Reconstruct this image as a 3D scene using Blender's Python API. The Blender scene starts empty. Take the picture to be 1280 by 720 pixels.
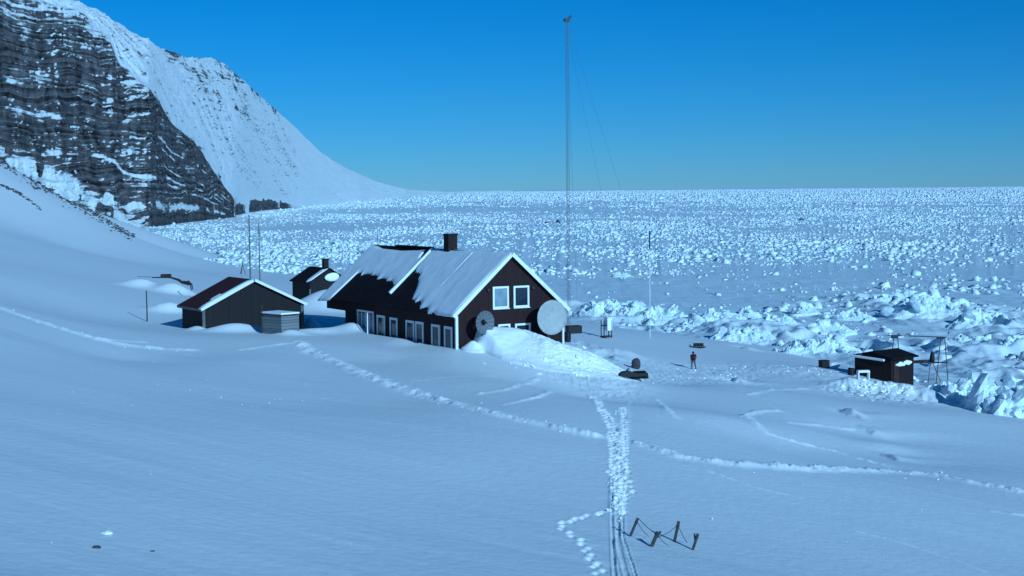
import bpy, math, random
import numpy as np
from mathutils import Vector, Matrix, Euler

random.seed(4); RNG = np.random.default_rng(11)
SC = bpy.context.scene
COL = SC.collection
R = math.radians

# ------------------------------------------------------------------ camera
F = 1900.0                                   # focal length in photo pixels (1280 wide)
CAMZ = 20.0
TILT, ROLL = math.atan(123 / F), R(-0.53)
cam = bpy.data.cameras.new('camera'); cam_o = bpy.data.objects.new('camera', cam); COL.objects.link(cam_o)
cam.sensor_width = 36; cam.lens = 36 * F / 1280; cam.clip_start = 0.5; cam.clip_end = 120000
CM = (Matrix.Rotation(math.pi / 2 - TILT, 3, 'X') @ Matrix.Rotation(ROLL, 3, 'Z'))
cam_o.matrix_world = Matrix.Translation((0, 0, CAMZ)) @ CM.to_4x4()
SC.camera = cam_o

def ray(px, py):
    return CM @ Vector(((px - 640) / F, -(py - 360) / F, -1.0))
def at(px, py, D):                           # world point seen at a photo pixel, D metres out
    d = ray(px, py); d = d * (D / d.y)
    return Vector((d.x, d.y, d.z + CAMZ))
def on_z(px, py, z):
    d = ray(px, py); t = (z - CAMZ) / d.z
    return Vector((d.x * t, d.y * t, z))

# ------------------------------------------------------------------ noise
def _hash(ix, iy, seed):
    h = (ix.astype(np.int64) * 374761393 + iy.astype(np.int64) * 668265263 + seed * 2147483647) & 0xFFFFFFFF
    h = ((h ^ (h >> 13)) * 1274126177) & 0xFFFFFFFF
    h = h ^ (h >> 16)
    return (h & 0xFFFFFF) / float(0xFFFFFF)
def vnoise(x, y, seed=0):
    x = np.asarray(x, float); y = np.asarray(y, float)
    ix = np.floor(x); iy = np.floor(y); fx = x - ix; fy = y - iy
    ux = fx * fx * fx * (fx * (fx * 6 - 15) + 10); uy = fy * fy * fy * (fy * (fy * 6 - 15) + 10)
    a = _hash(ix, iy, seed); b = _hash(ix + 1, iy, seed); c = _hash(ix, iy + 1, seed); d = _hash(ix + 1, iy + 1, seed)
    return (a * (1 - ux) + b * ux) * (1 - uy) + (c * (1 - ux) + d * ux) * uy
def fbm(x, y, oct=4, seed=0, gain=.5):
    s = 0; a = 1; t = 0
    for o in range(oct):
        s = s + a * vnoise(x * 2 ** o + o * 17.3, y * 2 ** o - o * 9.1, seed + o); t += a; a *= gain
    return s / t * 2 - 1                     # about -1..1
def ridged(x, y, oct=4, seed=0):
    s = 0; a = 1; t = 0
    for o in range(oct):
        s = s + a * (1 - np.abs(2 * vnoise(x * 2 ** o + o * 7.7, y * 2 ** o + o * 3.3, seed + o) - 1)); t += a; a *= .5
    return s / t
def sstep(a, b, x):
    t = np.clip((x - a) / (b - a), 0, 1); return t * t * (3 - 2 * t)

# ------------------------------------------------------------------ materials
MATS = {}
def mat(name, col, rough=.7, spec=.3, metal=0, noise=None, bump=None):
    m = bpy.data.materials.new(name); m.use_nodes = True; nt = m.node_tree
    p = nt.nodes['Principled BSDF']
    p.inputs['Base Color'].default_value = (*col, 1); p.inputs['Roughness'].default_value = rough
    p.inputs['Specular IOR Level'].default_value = spec; p.inputs['Metallic'].default_value = metal
    tc = nt.nodes.new('ShaderNodeTexCoord')
    if noise:
        sc, col2, lo, hi = noise
        n = nt.nodes.new('ShaderNodeTexNoise'); n.inputs['Scale'].default_value = sc; n.inputs['Detail'].default_value = 5
        mp = nt.nodes.new('ShaderNodeMapRange'); mp.inputs[1].default_value = lo; mp.inputs[2].default_value = hi
        mx = nt.nodes.new('ShaderNodeMix'); mx.data_type = 'RGBA'
        mx.inputs[6].default_value = (*col, 1); mx.inputs[7].default_value = (*col2, 1)
        nt.links.new(tc.outputs['Object'], n.inputs['Vector']); nt.links.new(n.outputs[0], mp.inputs[0])
        nt.links.new(mp.outputs[0], mx.inputs[0]); nt.links.new(mx.outputs[2], p.inputs['Base Color'])
    if bump:
        for i, (sc, st, dist) in enumerate(bump):
            n = nt.nodes.new('ShaderNodeTexNoise'); n.inputs['Scale'].default_value = sc; n.inputs['Detail'].default_value = 6
            b = nt.nodes.new('ShaderNodeBump'); b.inputs['Strength'].default_value = st; b.inputs['Distance'].default_value = dist
            nt.links.new(tc.outputs['Object'], n.inputs['Vector']); nt.links.new(n.outputs[0], b.inputs['Height'])
            if i: nt.links.new(prev.outputs[0], b.inputs['Normal'])
            prev = b
        nt.links.new(prev.outputs[0], p.inputs['Normal'])
    MATS[name] = m
    return m
def plank_mat(name, col, col2, width, axis='X', rough=.75):
    """vertical boarding: a dark joint and a small tone change per board"""
    m = bpy.data.materials.new(name); m.use_nodes = True; nt = m.node_tree; L = nt.links.new
    p = nt.nodes['Principled BSDF']; p.inputs['Roughness'].default_value = rough; p.inputs['Specular IOR Level'].default_value = .2
    tc = nt.nodes.new('ShaderNodeTexCoord'); sx = nt.nodes.new('ShaderNodeSeparateXYZ'); L(tc.outputs['Object'], sx.inputs[0])
    ad = nt.nodes.new('ShaderNodeMath'); ad.operation = 'ADD'; L(sx.outputs[0], ad.inputs[0]); L(sx.outputs[1], ad.inputs[1])
    dv = nt.nodes.new('ShaderNodeMath'); dv.operation = 'DIVIDE'; dv.inputs[1].default_value = width
    L(ad.outputs[0] if axis == 'XY' else sx.outputs[{'X': 0, 'Y': 1, 'Z': 2}[axis]], dv.inputs[0])
    fl = nt.nodes.new('ShaderNodeMath'); fl.operation = 'FLOOR'; L(dv.outputs[0], fl.inputs[0])
    wn = nt.nodes.new('ShaderNodeTexWhiteNoise'); wn.noise_dimensions = '1D'; L(fl.outputs[0], wn.inputs['W'])
    fr = nt.nodes.new('ShaderNodeMath'); fr.operation = 'FRACT'; L(dv.outputs[0], fr.inputs[0])
    gt = nt.nodes.new('ShaderNodeMath'); gt.operation = 'GREATER_THAN'; gt.inputs[1].default_value = .12; L(fr.outputs[0], gt.inputs[0])
    ns = nt.nodes.new('ShaderNodeTexNoise'); ns.inputs['Scale'].default_value = .8; ns.inputs['Detail'].default_value = 6; L(tc.outputs['Object'], ns.inputs['Vector'])
    av = nt.nodes.new('ShaderNodeMath'); av.operation = 'MULTIPLY_ADD'; av.inputs[1].default_value = .6; L(wn.outputs['Value'], av.inputs[0]); 
    mm = nt.nodes.new('ShaderNodeMath'); mm.operation = 'MULTIPLY'; mm.inputs[1].default_value = .5; L(ns.outputs[0], mm.inputs[0]); L(mm.outputs[0], av.inputs[2])
    mx = nt.nodes.new('ShaderNodeMix'); mx.data_type = 'RGBA'; mx.inputs[6].default_value = (*col, 1); mx.inputs[7].default_value = (*col2, 1); L(av.outputs[0], mx.inputs[0])
    m2 = nt.nodes.new('ShaderNodeMix'); m2.data_type = 'RGBA'; m2.inputs[6].default_value = (*[c * .5 for c in col], 1)
    L(gt.outputs[0], m2.inputs[0]); L(mx.outputs[2], m2.inputs[7]); L(m2.outputs[2], p.inputs['Base Color'])
    b = nt.nodes.new('ShaderNodeBump'); b.inputs['Strength'].default_value = .5; b.inputs['Distance'].default_value = .02
    L(gt.outputs[0], b.inputs['Height']); L(b.outputs[0], p.inputs['Normal'])
    MATS[name] = m; return m

SNOW = (.80, .81, .825)
mat('snow', SNOW, .55, .25, noise=(.05, (.755, .77, .79), .35, .7), bump=[(2.2, .35, .10), (14, .25, .02)])
_nt = MATS['snow'].node_tree; _p = _nt.nodes['Principled BSDF']; _src = _p.inputs['Base Color'].links[0].from_socket
_a = _nt.nodes.new('ShaderNodeAttribute'); _a.attribute_name = 'loose'; _m = _nt.nodes.new('ShaderNodeMix'); _m.data_type = 'RGBA'; _m.inputs[7].default_value = (.945, .95, .955, 1)
_nt.links.new(_a.outputs['Fac'], _m.inputs[0]); _nt.links.new(_src, _m.inputs[6]); _nt.links.new(_m.outputs[2], _p.inputs['Base Color'])
mat('snow_roof', (.84, .855, .88), .6, .2, bump=[(1.5, .3, .08), (9, .3, .02)])
mat('snow_dug', (.9, .905, .91), .6, .2, bump=[(4, .5, .12), (20, .4, .03)])
mat('ice', (.80, .85, .88), .45, .35, noise=(.35, (.70, .79, .85), .4, .75), bump=[(1.3, .5, .25), (6, .4, .05)])
mat('ice_far', (.80, .84, .87), .5, .3, noise=(.012, (.73, .80, .85), .4, .7), bump=[(.4, .5, .4), (2.5, .4, .1)])
mat('dark_ice', (.035, .05, .07), .5, .3, noise=(.6, (.10, .12, .14), .5, .8))
plank_mat('brown_wall', (.016, .0082, .010), (.026, .013, .0145), .16, 'XY')
plank_mat('dark_wall', (.013, .012, .014), (.020, .017, .019), .2, 'XY')
plank_mat('hut_wall', (.012, .008, .010), (.020, .012, .013), .2, 'XY')
mat('roof_felt', (.009, .008, .010), .9, .1, noise=(1.2, (.014, .012, .015), .4, .7))
plank_mat('red_roof', (.026, .010, .010), (.055, .016, .015), .18, 'Y')
mat('white_paint', (.78, .79, .80), .5, .3, noise=(1.5, (.66, .68, .7), .5, .85))
mat('glass_dark', (.02, .03, .045), .08, .6)
mat('glass_pale', (.25, .30, .36), .25, .5, noise=(1.2, (.16, .2, .25), .4, .7))
mat('brick', (.022, .016, .018), .9, .1, noise=(6, (.035, .026, .027), .4, .7))
mat('grey_dish', (.40, .41, .40), .6, .25, noise=(3, (.33, .34, .34), .4, .7))
mat('mesh_dish', (.14, .15, .17), .6, .3)
mat('dark_metal', (.03, .03, .035), .5, .4)
mat('galv', (.12, .125, .13), .5, .4, noise=(2, (.07, .07, .075), .4, .7))
mat('grey_wood', (.042, .038, .038), .85, .15, noise=(4, (.07, .062, .06), .4, .7))
mat('dark_wood', (.03, .02, .018), .85, .15, noise=(4, (.05, .035, .03), .4, .7))
plank_mat('bin_wall', (.13, .14, .155), (.20, .21, .22), .25, 'Z')
mat('rope', (.05, .05, .055), .9, .1)
mat('black', (.012, .011, .013), .6, .3)
mat('rubber', (.01, .01, .01), .9, .1)
mat('canvas', (.05, .045, .05), .9, .1, noise=(5, (.08, .075, .08), .4, .7))
mat('coat', (.020, .014, .018), .9, .1, noise=(9, (.03, .02, .024), .4, .7))
mat('red_cloth', (.22, .022, .02), .85, .1)
mat('trousers', (.10, .10, .11), .9, .1)
mat('skin', (.42, .24, .17), .6, .3)
mat('stone', (.06, .055, .055), .9, .1, noise=(6, (.10, .09, .09), .4, .7))

def mountain_mat():
    m = bpy.data.materials.new('mountain'); m.use_nodes = True; nt = m.node_tree; L = nt.links.new
    p = nt.nodes['Principled BSDF']; p.inputs['Roughness'].default_value = .85; p.inputs['Specular IOR Level'].default_value = .15
    tc = nt.nodes.new('ShaderNodeTexCoord')
    at_ = nt.nodes.new('ShaderNodeAttribute'); at_.attribute_name = 'snow'
    mp = nt.nodes.new('ShaderNodeMapping'); mp.inputs['Scale'].default_value = (.35, .35, 1.0); L(tc.outputs['Object'], mp.inputs[0])
    n = nt.nodes.new('ShaderNodeTexNoise'); n.inputs['Scale'].default_value = .26; n.inputs['Detail'].default_value = 9; n.inputs['Roughness'].default_value = .75
    L(mp.outputs[0], n.inputs['Vector'])
    ma = nt.nodes.new('ShaderNodeMath'); ma.operation = 'MULTIPLY_ADD'; ma.inputs[1].default_value = 2.3; ma.inputs[2].default_value = -1.15; L(n.outputs[0], ma.inputs[0])
    ad = nt.nodes.new('ShaderNodeMath'); ad.operation = 'ADD'; L(at_.outputs['Fac'], ad.inputs[0]); L(ma.outputs[0], ad.inputs[1])
    nz_ = nt.nodes.new('ShaderNodeTexNoise'); nz_.noise_dimensions = '1D'; nz_.inputs['Scale'].default_value = .55; nz_.inputs['Detail'].default_value = 4; nz_.inputs['Roughness'].default_value = .6
    mz = nt.nodes.new('ShaderNodeMath'); mz.operation = 'MULTIPLY_ADD'; mz.inputs[1].default_value = 1.5; mz.inputs[2].default_value = -.75; L(nz_.outputs[0], mz.inputs[0])
    ad0 = ad; ad = nt.nodes.new('ShaderNodeMath'); ad.operation = 'ADD'; L(ad0.outputs[0], ad.inputs[0]); L(mz.outputs[0], ad.inputs[1])
    st = nt.nodes.new('ShaderNodeMapRange'); st.interpolation_type = 'SMOOTHSTEP'; st.inputs[1].default_value = .30; st.inputs[2].default_value = .74; L(ad.outputs[0], st.inputs[0])
    # strata: thin level bands of darker and paler rock
    sx = nt.nodes.new('ShaderNodeSeparateXYZ'); L(tc.outputs['Object'], sx.inputs[0])
    n3 = nt.nodes.new('ShaderNodeTexNoise'); n3.noise_dimensions = '1D'; n3.inputs['Scale'].default_value = .42; n3.inputs['Detail'].default_value = 5; n3.inputs['Roughness'].default_value = .7
    wz = nt.nodes.new('ShaderNodeTexNoise'); wz.inputs['Scale'].default_value = .02; wz.inputs['Detail'].default_value = 4; L(tc.outputs['Object'], wz.inputs['Vector'])
    wa = nt.nodes.new('ShaderNodeMath'); wa.operation = 'MULTIPLY_ADD'; wa.inputs[1].default_value = 16; L(wz.outputs[0], wa.inputs[0]); L(sx.outputs[2], wa.inputs[2]); L(wa.outputs[0], n3.inputs['W']); L(wa.outputs[0], nz_.inputs['W'])
    n4 = nt.nodes.new('ShaderNodeTexNoise'); n4.inputs['Scale'].default_value = .12; n4.inputs['Detail'].default_value = 8; n4.inputs['Roughness'].default_value = .7; L(tc.outputs['Object'], n4.inputs['Vector'])
    mp5 = nt.nodes.new('ShaderNodeMapping'); mp5.inputs['Scale'].default_value = (.22, .22, .03); L(tc.outputs['Object'], mp5.inputs[0])
    n5 = nt.nodes.new('ShaderNodeTexNoise'); n5.inputs['Scale'].default_value = 1; n5.inputs['Detail'].default_value = 6; n5.inputs['Roughness'].default_value = .65; L(mp5.outputs[0], n5.inputs['Vector'])
    ah = nt.nodes.new('ShaderNodeMath'); ah.operation = 'MULTIPLY_ADD'; ah.inputs[1].default_value = 1.35; L(n3.outputs[0], ah.inputs[0]); L(n5.outputs[0], ah.inputs[2])
    av = nt.nodes.new('ShaderNodeMath'); av.operation = 'ADD'; L(ah.outputs[0], av.inputs[0]); L(n4.outputs[0], av.inputs[1])
    rr = nt.nodes.new('ShaderNodeMapRange'); rr.inputs[1].default_value = 1.42; rr.inputs[2].default_value = 2.05; L(av.outputs[0], rr.inputs[0])
    rk = nt.nodes.new('ShaderNodeMix'); rk.data_type = 'RGBA'; rk.inputs[6].default_value = (.012, .011, .013, 1); rk.inputs[7].default_value = (.155, .148, .158, 1)
    L(rr.outputs[0], rk.inputs[0])
    mx = nt.nodes.new('ShaderNodeMix'); mx.data_type = 'RGBA'; mx.inputs[7].default_value = (.71, .74, .775, 1)
    L(st.outputs[0], mx.inputs[0]); L(rk.outputs[2], mx.inputs[6]); L(mx.outputs[2], p.inputs['Base Color'])
    b = nt.nodes.new('ShaderNodeBump'); b.inputs['Strength'].default_value = .9; b.inputs['Distance'].default_value = 4.0
    L(n4.outputs[0], b.inputs['Height']); L(b.outputs[0], p.inputs['Normal'])
    MATS['mountain'] = m; return m
mountain_mat()

# ------------------------------------------------------------------ object helpers
def tag(o, label=None, cat=None, group=None, kind=None):
    if label: o['label'] = label
    if cat: o['category'] = cat
    if group: o['group'] = group
    if kind: o['kind'] = kind
    return o
def empty(name, loc, rz=0, label=None, cat=None, group=None):
    o = bpy.data.objects.new(name, None); COL.objects.link(o); o.location = loc; o.rotation_euler = (0, 0, rz)
    o.empty_display_size = .3
    return tag(o, label, cat, group)
def mesh_np(name, V, Fq, m, parent=None, smooth=False, loc=None):
    """numpy verts (n,3) and faces (m,3|4) to one object"""
    V = np.ascontiguousarray(V, np.float32); Fq = np.ascontiguousarray(Fq, np.int32); k = Fq.shape[1]
    me = bpy.data.meshes.new(name)
    me.vertices.add(len(V)); me.vertices.foreach_set('co', V.ravel())
    me.loops.add(Fq.size); me.loops.foreach_set('vertex_index', Fq.ravel())
    me.polygons.add(len(Fq)); me.polygons.foreach_set('loop_start', np.arange(0, Fq.size, k, dtype=np.int32))
    me.polygons.foreach_set('use_smooth', np.full(len(Fq), smooth, bool))
    me.update(calc_edges=True); me.materials.append(MATS[m])
    o = bpy.data.objects.new(name, me); COL.objects.link(o)
    if parent: o.parent = parent
    if loc is not None: o.location = loc
    return o
class MB:
    def __init__(s): s.v = []; s.f = []
    def add(s, vs, fs):
        b = len(s.v); s.v += [tuple(v) for v in vs]; s.f += [tuple(b + i for i in f) for f in fs]; return s
    def box(s, c, d, rot=None):
        hx, hy, hz = d[0] / 2, d[1] / 2, d[2] / 2
        vs = [Vector((x, y, z)) for x in (-hx, hx) for y in (-hy, hy) for z in (-hz, hz)]
        if rot is not None: vs = [rot @ v for v in vs]
        return s.add([v + Vector(c) for v in vs], [(0, 1, 3, 2), (4, 6, 7, 5), (0, 4, 5, 1), (2, 3, 7, 6), (0, 2, 6, 4), (1, 5, 7, 3)])
    def bar(s, a, b, w, h=None, up=(0, 0, 1)):
        a, b = Vector(a), Vector(b); h = h or w; d = (b - a).normalized(); up = Vector(up)
        if abs(d.dot(up)) > .95: up = Vector((1, 0, 0))
        sx = d.cross(up).normalized() * (w / 2); sy = sx.cross(d).normalized() * (h / 2)
        vs = [p + i * sx + j * sy for p in (a, b) for i, j in ((-1, -1), (1, -1), (1, 1), (-1, 1))]
        return s.add(vs, [(3, 2, 1, 0), (4, 5, 6, 7), (0, 1, 5, 4), (1, 2, 6, 5), (2, 3, 7, 6), (3, 0, 4, 7)])
    def tube(s, pts, r, n=6):
        pts = [Vector(p) for p in pts]; rs = r if isinstance(r, (list, tuple)) else [r] * len(pts)
        b = len(s.v)
        for i, p in enumerate(pts):
            d = (pts[min(i + 1, len(pts) - 1)] - pts[max(i - 1, 0)]).normalized()
            u = d.cross(Vector((0, 0, 1)) if abs(d.z) < .9 else Vector((1, 0, 0))).normalized(); w = d.cross(u)
            s.v += [tuple(p + rs[i] * (math.cos(t) * u + math.sin(t) * w)) for t in [2 * math.pi * k / n for k in range(n)]]
        for i in range(len(pts) - 1):
            for k in range(n):
                s.f.append((b + i * n + k, b + i * n + (k + 1) % n, b + (i + 1) * n + (k + 1) % n, b + (i + 1) * n + k))
        s.f.append(tuple(b + k for k in range(n))[::-1]); s.f.append(tuple(b + (len(pts) - 1) * n + k for k in range(n)))
        return s
    def prism(s, poly, y0, y1):              # poly in (x, z), extruded along y
        n = len(poly)
        vs = [(x, y0, z) for x, z in poly] + [(x, y1, z) for x, z in poly]
        fs = [tuple(range(n)), tuple(range(2 * n - 1, n - 1, -1))] + [((i + 1) % n, i, n + i, n + (i + 1) % n) for i in range(n)]
        return s.add(vs, fs)
    def build(s, name, m, parent=None, smooth=False, bevel=0):
        me = bpy.data.meshes.new(name); me.from_pydata(s.v, [], s.f)
        import bmesh
        bm = bmesh.new(); bm.from_mesh(me); bmesh.ops.recalc_face_normals(bm, faces=bm.faces)
        if bevel: bmesh.ops.bevel(bm, geom=list(bm.edges), offset=bevel, segments=2, affect='EDGES', profile=.6)
        for f in bm.faces: f.smooth = smooth
        bm.to_mesh(me); bm.free(); me.materials.append(MATS[m])
        o = bpy.data.objects.new(name, me); COL.objects.link(o)
        if parent: o.parent = parent
        return o
def grid_faces(nr, nc):
    i = np.arange(nr - 1)[:, None]; j = np.arange(nc - 1)[None]
    a = i * nc + j
    return np.stack([a, a + 1, a + nc + 1, a + nc], -1).reshape(-1, 4)

# ------------------------------------------------------------------ the land: a smooth surface through surveyed points
UX, UY = .856, .518                          # direction of the house's gable wall
ND = 119.0                                   # distance of the house's near corner
N = at(571, 435, ND)
HZ = 6.0
SURV = [(640,720,50),(300,720,46),(0,720,41),(-200,720,37),(960,720,55),(1280,720,62),(1500,720,68),
 (0,600,55),(300,600,63),(640,600,70),(900,600,75),(1280,600,90),(1500,600,98),(1280,660,74),
 (0,500,76),(250,500,88),(500,500,95),(640,520,88),(640,480,104),(500,450,117),(571,436,119),
 (900,520,98),(900,480,125),(790,480,127),(792,474,132),(867,462,147),(740,500,107),(704,444,124.2),(740,462,128),
 (800,430,165),(760,421,168),(873,434,171),(950,450,161),(1035,460,152),(1107,475,147),(1060,500,128),(1200,520,119),
 (1280,545,112),(1200,560,105),(1100,560,100),(1000,560,94),
 (255,412,140),(184,402,150),(200,362,192),(250,342,260),(230,322,390),(100,400,135),(100,340,200),(100,312,300),(140,300,420),
 (0,420,105),(0,380,128),(0,330,180),(0,290,250),(0,240,330),(0,199,400),(60,236,430),(120,268,480),(160,288,560),
 (-200,400,100),(-200,300,150),(-200,120,330),
 (397,396,150),(430,386,185),(432,416,136.6),(340,420,129),(150,450,110),(300,450,112)]
PTS = [at(*q) for q in SURV]
SHORE = [(1500,560),(1280,520),(1180,492),(1110,466),(1000,442),(900,426),(800,413),(720,401),(640,382),(560,366),(450,353),(350,343),(260,326),(200,308),(170,297)]
for q in SHORE:
    p = on_z(*q, -.3); PTS.append(p)
    h = Vector((p.x, p.y, 0)); PTS.append(Vector((*(h * 1.22).xy, -5)))
PTS += [Vector(p) for p in [(0,0,17),(-30,0,23),(30,0,12),(0,25,11),(-20,25,14),(20,25,8),(-3,150,5.8),(6,150,4.6),
        (-175,480,18),(-150,530,8),(60,60,1.5),(-90,60,16),(0,-60,24),(-120,-60,34),(90,-60,10),(-220,480,30)]]
PTS = np.array([tuple(p) for p in PTS])
def _tps(r2): return .5 * r2 * np.log(r2 + 1e-9)
_S = 100.0
_c = PTS[:, :2] / _S; _n = len(_c)
_K = _tps(((_c[:, None] - _c[None]) ** 2).sum(-1)) + np.eye(_n) * 2e-4
_P = np.hstack([np.ones((_n, 1)), _c])
_A = np.block([[_K, _P], [_P.T, np.zeros((3, 3))]])
_w = np.linalg.solve(_A, np.concatenate([PTS[:, 2], np.zeros(3)]))
def tps(x, y):
    x = np.asarray(x, float) / _S; y = np.asarray(y, float) / _S
    z = _w[_n] + _w[_n + 1] * x + _w[_n + 2] * y
    for k in range(_n):
        z = z + _w[k] * _tps((x - _c[k, 0]) ** 2 + (y - _c[k, 1]) ** 2)
    return z
HROT = math.atan2(UY, UX)
def house_uv(x, y):                          # metres along the gable wall and along the long wall
    dx, dy = x - N.x, y - N.y
    return dx * UX + dy * UY, -dx * UY + dy * UX
def house_drift(x, y):
    """local drifts and banks of wind-packed and shovelled snow"""
    s, t = house_uv(x, y)
    z = 0
    # the big cut bank in front of the gable
    z = z + 1.62 * sstep(1.2, 2.1, s) * (1 - sstep(4.7, 10.2, s)) * (np.exp(-(np.maximum(0, -t - .5) / 2.7) ** 2.2))
    z = z + .95 * np.exp(-((s - 6.5) / 3.2) ** 2 - ((t + 4.2) / 2.6) ** 2) 
    z = z + .75 * np.exp(-((s - .9) / .65) ** 2 - ((t + 1.0) / .8) ** 2)
    # tail that runs out towards the trampled yard
    z = z + .8 * np.exp(-((s - 9.6) / 3.0) ** 2 - ((t + 5.0) / 2.6) ** 2) 
    return z
def drifts(x, y):
    s, t = house_uv(x, y); z = 0
    # bank along the long wall
    z = z + .35 * np.exp(-((s + 1.2) / 1.1) ** 2) * sstep(4.5, 8, t) * (1 - sstep(19.5, 23, t))
    for (px, py, D, w, d, h, a) in DR:
        c = at(px, py, D); ca, sa = math.cos(a), math.sin(a)
        dx, dy = x - c.x, y - c.y
        z = z + h * np.exp(-((dx * ca + dy * sa) / w) ** 2 - ((-dx * sa + dy * ca) / d) ** 2)
    return z
DR = [(180,362,188,2.6,1.6,1.25,.1),(218,364,186,2.4,1.5,1.3,-.1),(212,390,160,2.0,1.3,.95,.2),
      (295,412,134.5,2.6,1.2,.85,.2),(345,410,136,2.0,1.0,.6,0),(247,416,138.5,1.0,.8,.45,0),
      (388,396,148,1.2,1.3,2.0,0),(414,380,166,4.2,3.4,2.6,.2),(408,400,146,6.5,6.0,-2.2,.2),(405,414,133.5,4.0,1.0,.55,0),
      (716,412,137,1.5,2.0,1.0,0),(360,416,131,1.0,.7,.3,0),(375,420,131,1.2,.8,.25,0),
      (1110,486,139,4.6,2.0,.75,0),(1060,486,139,2.0,1.6,.5,0),(1160,492,137,2.5,1.5,.6,0),(780,452,150,2.0,2,.5,0),
      (445,413,133,1.2,1.0,.5,0)]
def land0(x, y): return tps(x, y) + drifts(x, y) + house_drift(x, y)
def land_sheet(x, y): return tps(x, y) + drifts(x, y)
def hit(px, py, d0=30, d1=700):
    """where the line of sight through a photo pixel meets the land"""
    D = np.linspace(d0, d1, 6000); d = ray(px, py); k = D / d.y
    x, y, z = d.x * k, D, CAMZ + d.z * k
    g = land0(x, y); b = np.nonzero(z < g)[0]
    i = b[0] if len(b) else -1
    return Vector((x[i], y[i], g[i]))
def ground(x, y): return float(land0(np.array([x]), np.array([y]))[0])

# tracks: polylines in photo pixels -> points on the land
TRACKS = [  # (pixels, half width m, rough m, depth m)
 ([(372,428),(384,440),(420,455),(460,472),(500,487),(560,503),(600,513),(680,531),(740,545)], .72, .21, .05),
 ([(800,556),(850,572),(905,580),(950,583),(1000,587),(1060,588),(1110,588),(1160,592),(1220,604),(1290,619)], .85, .20, .05),
 ([(690,528),(745,545),(800,557)], .45, .09, .04),
 ([(0,384),(30,395),(62,406),(108,420),(150,430),(200,435),(240,437)], .65, .17, .05),
 ([(120,424),(180,427)], .4, .1, .03),
 ([(300,437),(335,433),(372,428)], .4, .10, .03),
 ([(736,494),(750,510),(762,522),(772,535),(775,548),(770,570),(766,600),(765,640)], .16, .06, .05),
 ([(786,502),(784,530),(783,560),(780,600),(778,640)], .15, .06, .05),
 ([(776,530),(774,570),(772,610),(772,640)], .3, .07, .04),
 ([(765,600),(765,640),(766,680),(769,725)], .075, .015, .13),
 ([(778,640),(779,670),(787,695),(797,725)], .06, .015, .12),
 ([(772,645),(772,670),(777,695),(785,725)], .10, .03, .10),
 ([(930,517),(940,526),(958,540),(1000,552),(1040,560),(1075,572),(1112,582)], .4, .12, .04),
 ([(925,521),(950,514),(972,513)], .4, .12, .03),
 ([(985,527),(1020,528),(1065,532)], .4, .10, .03),
 ([(935,492),(960,488),(1000,486),(1045,487)], .4, .10, .03),
 ([(820,500),(832,512),(846,522)], .3, .10, .02),
 ([(1070,664),(1120,676),(1170,692),(1230,715)], .14, .07, .05),
 ([(880,588),(940,608),(1000,622)], .16, .06, .05),
 ([(1240,640),(1262,643),(1290,646)], .3, .08, .02),
 ([(600,492),(640,486),(672,474)], .3, .10, .03),
 ([(630,505),(670,497),(690,490)], .3, .10, .03),
 ([(520,478),(560,473),(620,470)], .3, .05, .02),
]
def poly_world(px):
    out = []
    for (a, b) in zip(px[:-1], px[1:]):
        n = max(2, int(math.hypot(b[0] - a[0], b[1] - a[1]) / 12))
        for i in range(n):
            out.append(hit(a[0] + (b[0] - a[0]) * i / n, a[1] + (b[1] - a[1]) * i / n))
    out.append(hit(*px[-1]))
    return np.array([tuple(p) for p in out])
TW = [(poly_world(q), w, r_, d_) for q, w, r_, d_ in TRACKS]
FEET = []
def footsteps(px, gap, side):
    P = poly_world(px); L = np.concatenate([[0], np.cumsum(np.hypot(*(np.diff(P[:, :2], axis=0)).T))])
    k = 0
    for s in np.arange(0, L[-1], gap):
        x = np.interp(s, L, P[:, 0]); y = np.interp(s, L, P[:, 1]); k += 1
        FEET.append((x + random.uniform(-.06, .06) + side * (k % 2 * 2 - 1), y + random.uniform(-.1, .1), random.uniform(.6, 1.25)))
footsteps([(764,637),(740,642),(718,648),(703,653)], .62, .05)
footsteps([(699,655),(709,664),(720,672),(731,681),(738,692),(742,704),(752,712),(748,719)], .72, .10)
footsteps([(760,590),(783,600),(775,625),(790,615),(778,580)], .55, .1)
footsteps([(745,500),(770,545),(772,600)], .55, .12)
footsteps([(765,540),(772,600),(776,640)], .38, .16); footsteps([(780,510),(783,560),(780,600),(778,632)], .45, .1); footsteps([(742,497),(760,520),(772,548)], .45, .14)
footsteps([(376,430),(460,470),(560,502)], .8, .2)
def seg_dist(x, y, P):
    best = np.full(x.shape, 1e9)
    for a, b in zip(P[:-1], P[1:]):
        ex, ey = b[0] - a[0], b[1] - a[1]; L2 = ex * ex + ey * ey + 1e-9
        t = np.clip(((x - a[0]) * ex + (y - a[1]) * ey) / L2, 0, 1)
        best = np.minimum(best, np.hypot(x - a[0] - t * ex, y - a[1] - t * ey))
    return best

def polar(az, r):
    A, RR = np.meshgrid(az, r); return RR * np.sin(A), RR * np.cos(A)
az = np.concatenate([np.linspace(-math.pi, -R(26), 40)[:-1], np.linspace(-R(26), R(24), 1120), np.linspace(R(24), math.pi, 40)[1:]])
rr = np.concatenate([np.linspace(1.5, 36, 24)[:-1], np.exp(np.linspace(math.log(36), math.log(230), 760)), np.exp(np.linspace(math.log(231), math.log(780), 130)), [900, 1100]])
X, Y = polar(az, rr)
Z = land_sheet(X, Y)
back = np.abs(np.arctan2(X, Y)); Zb = np.clip(17 - .12 * X, -5, 60)
Z = Z + (Zb - Z) * sstep(R(32), R(70), back)
far = sstep(700, 780, np.hypot(X, Y)); Z = Z * (1 - far) - 6 * far
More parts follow.
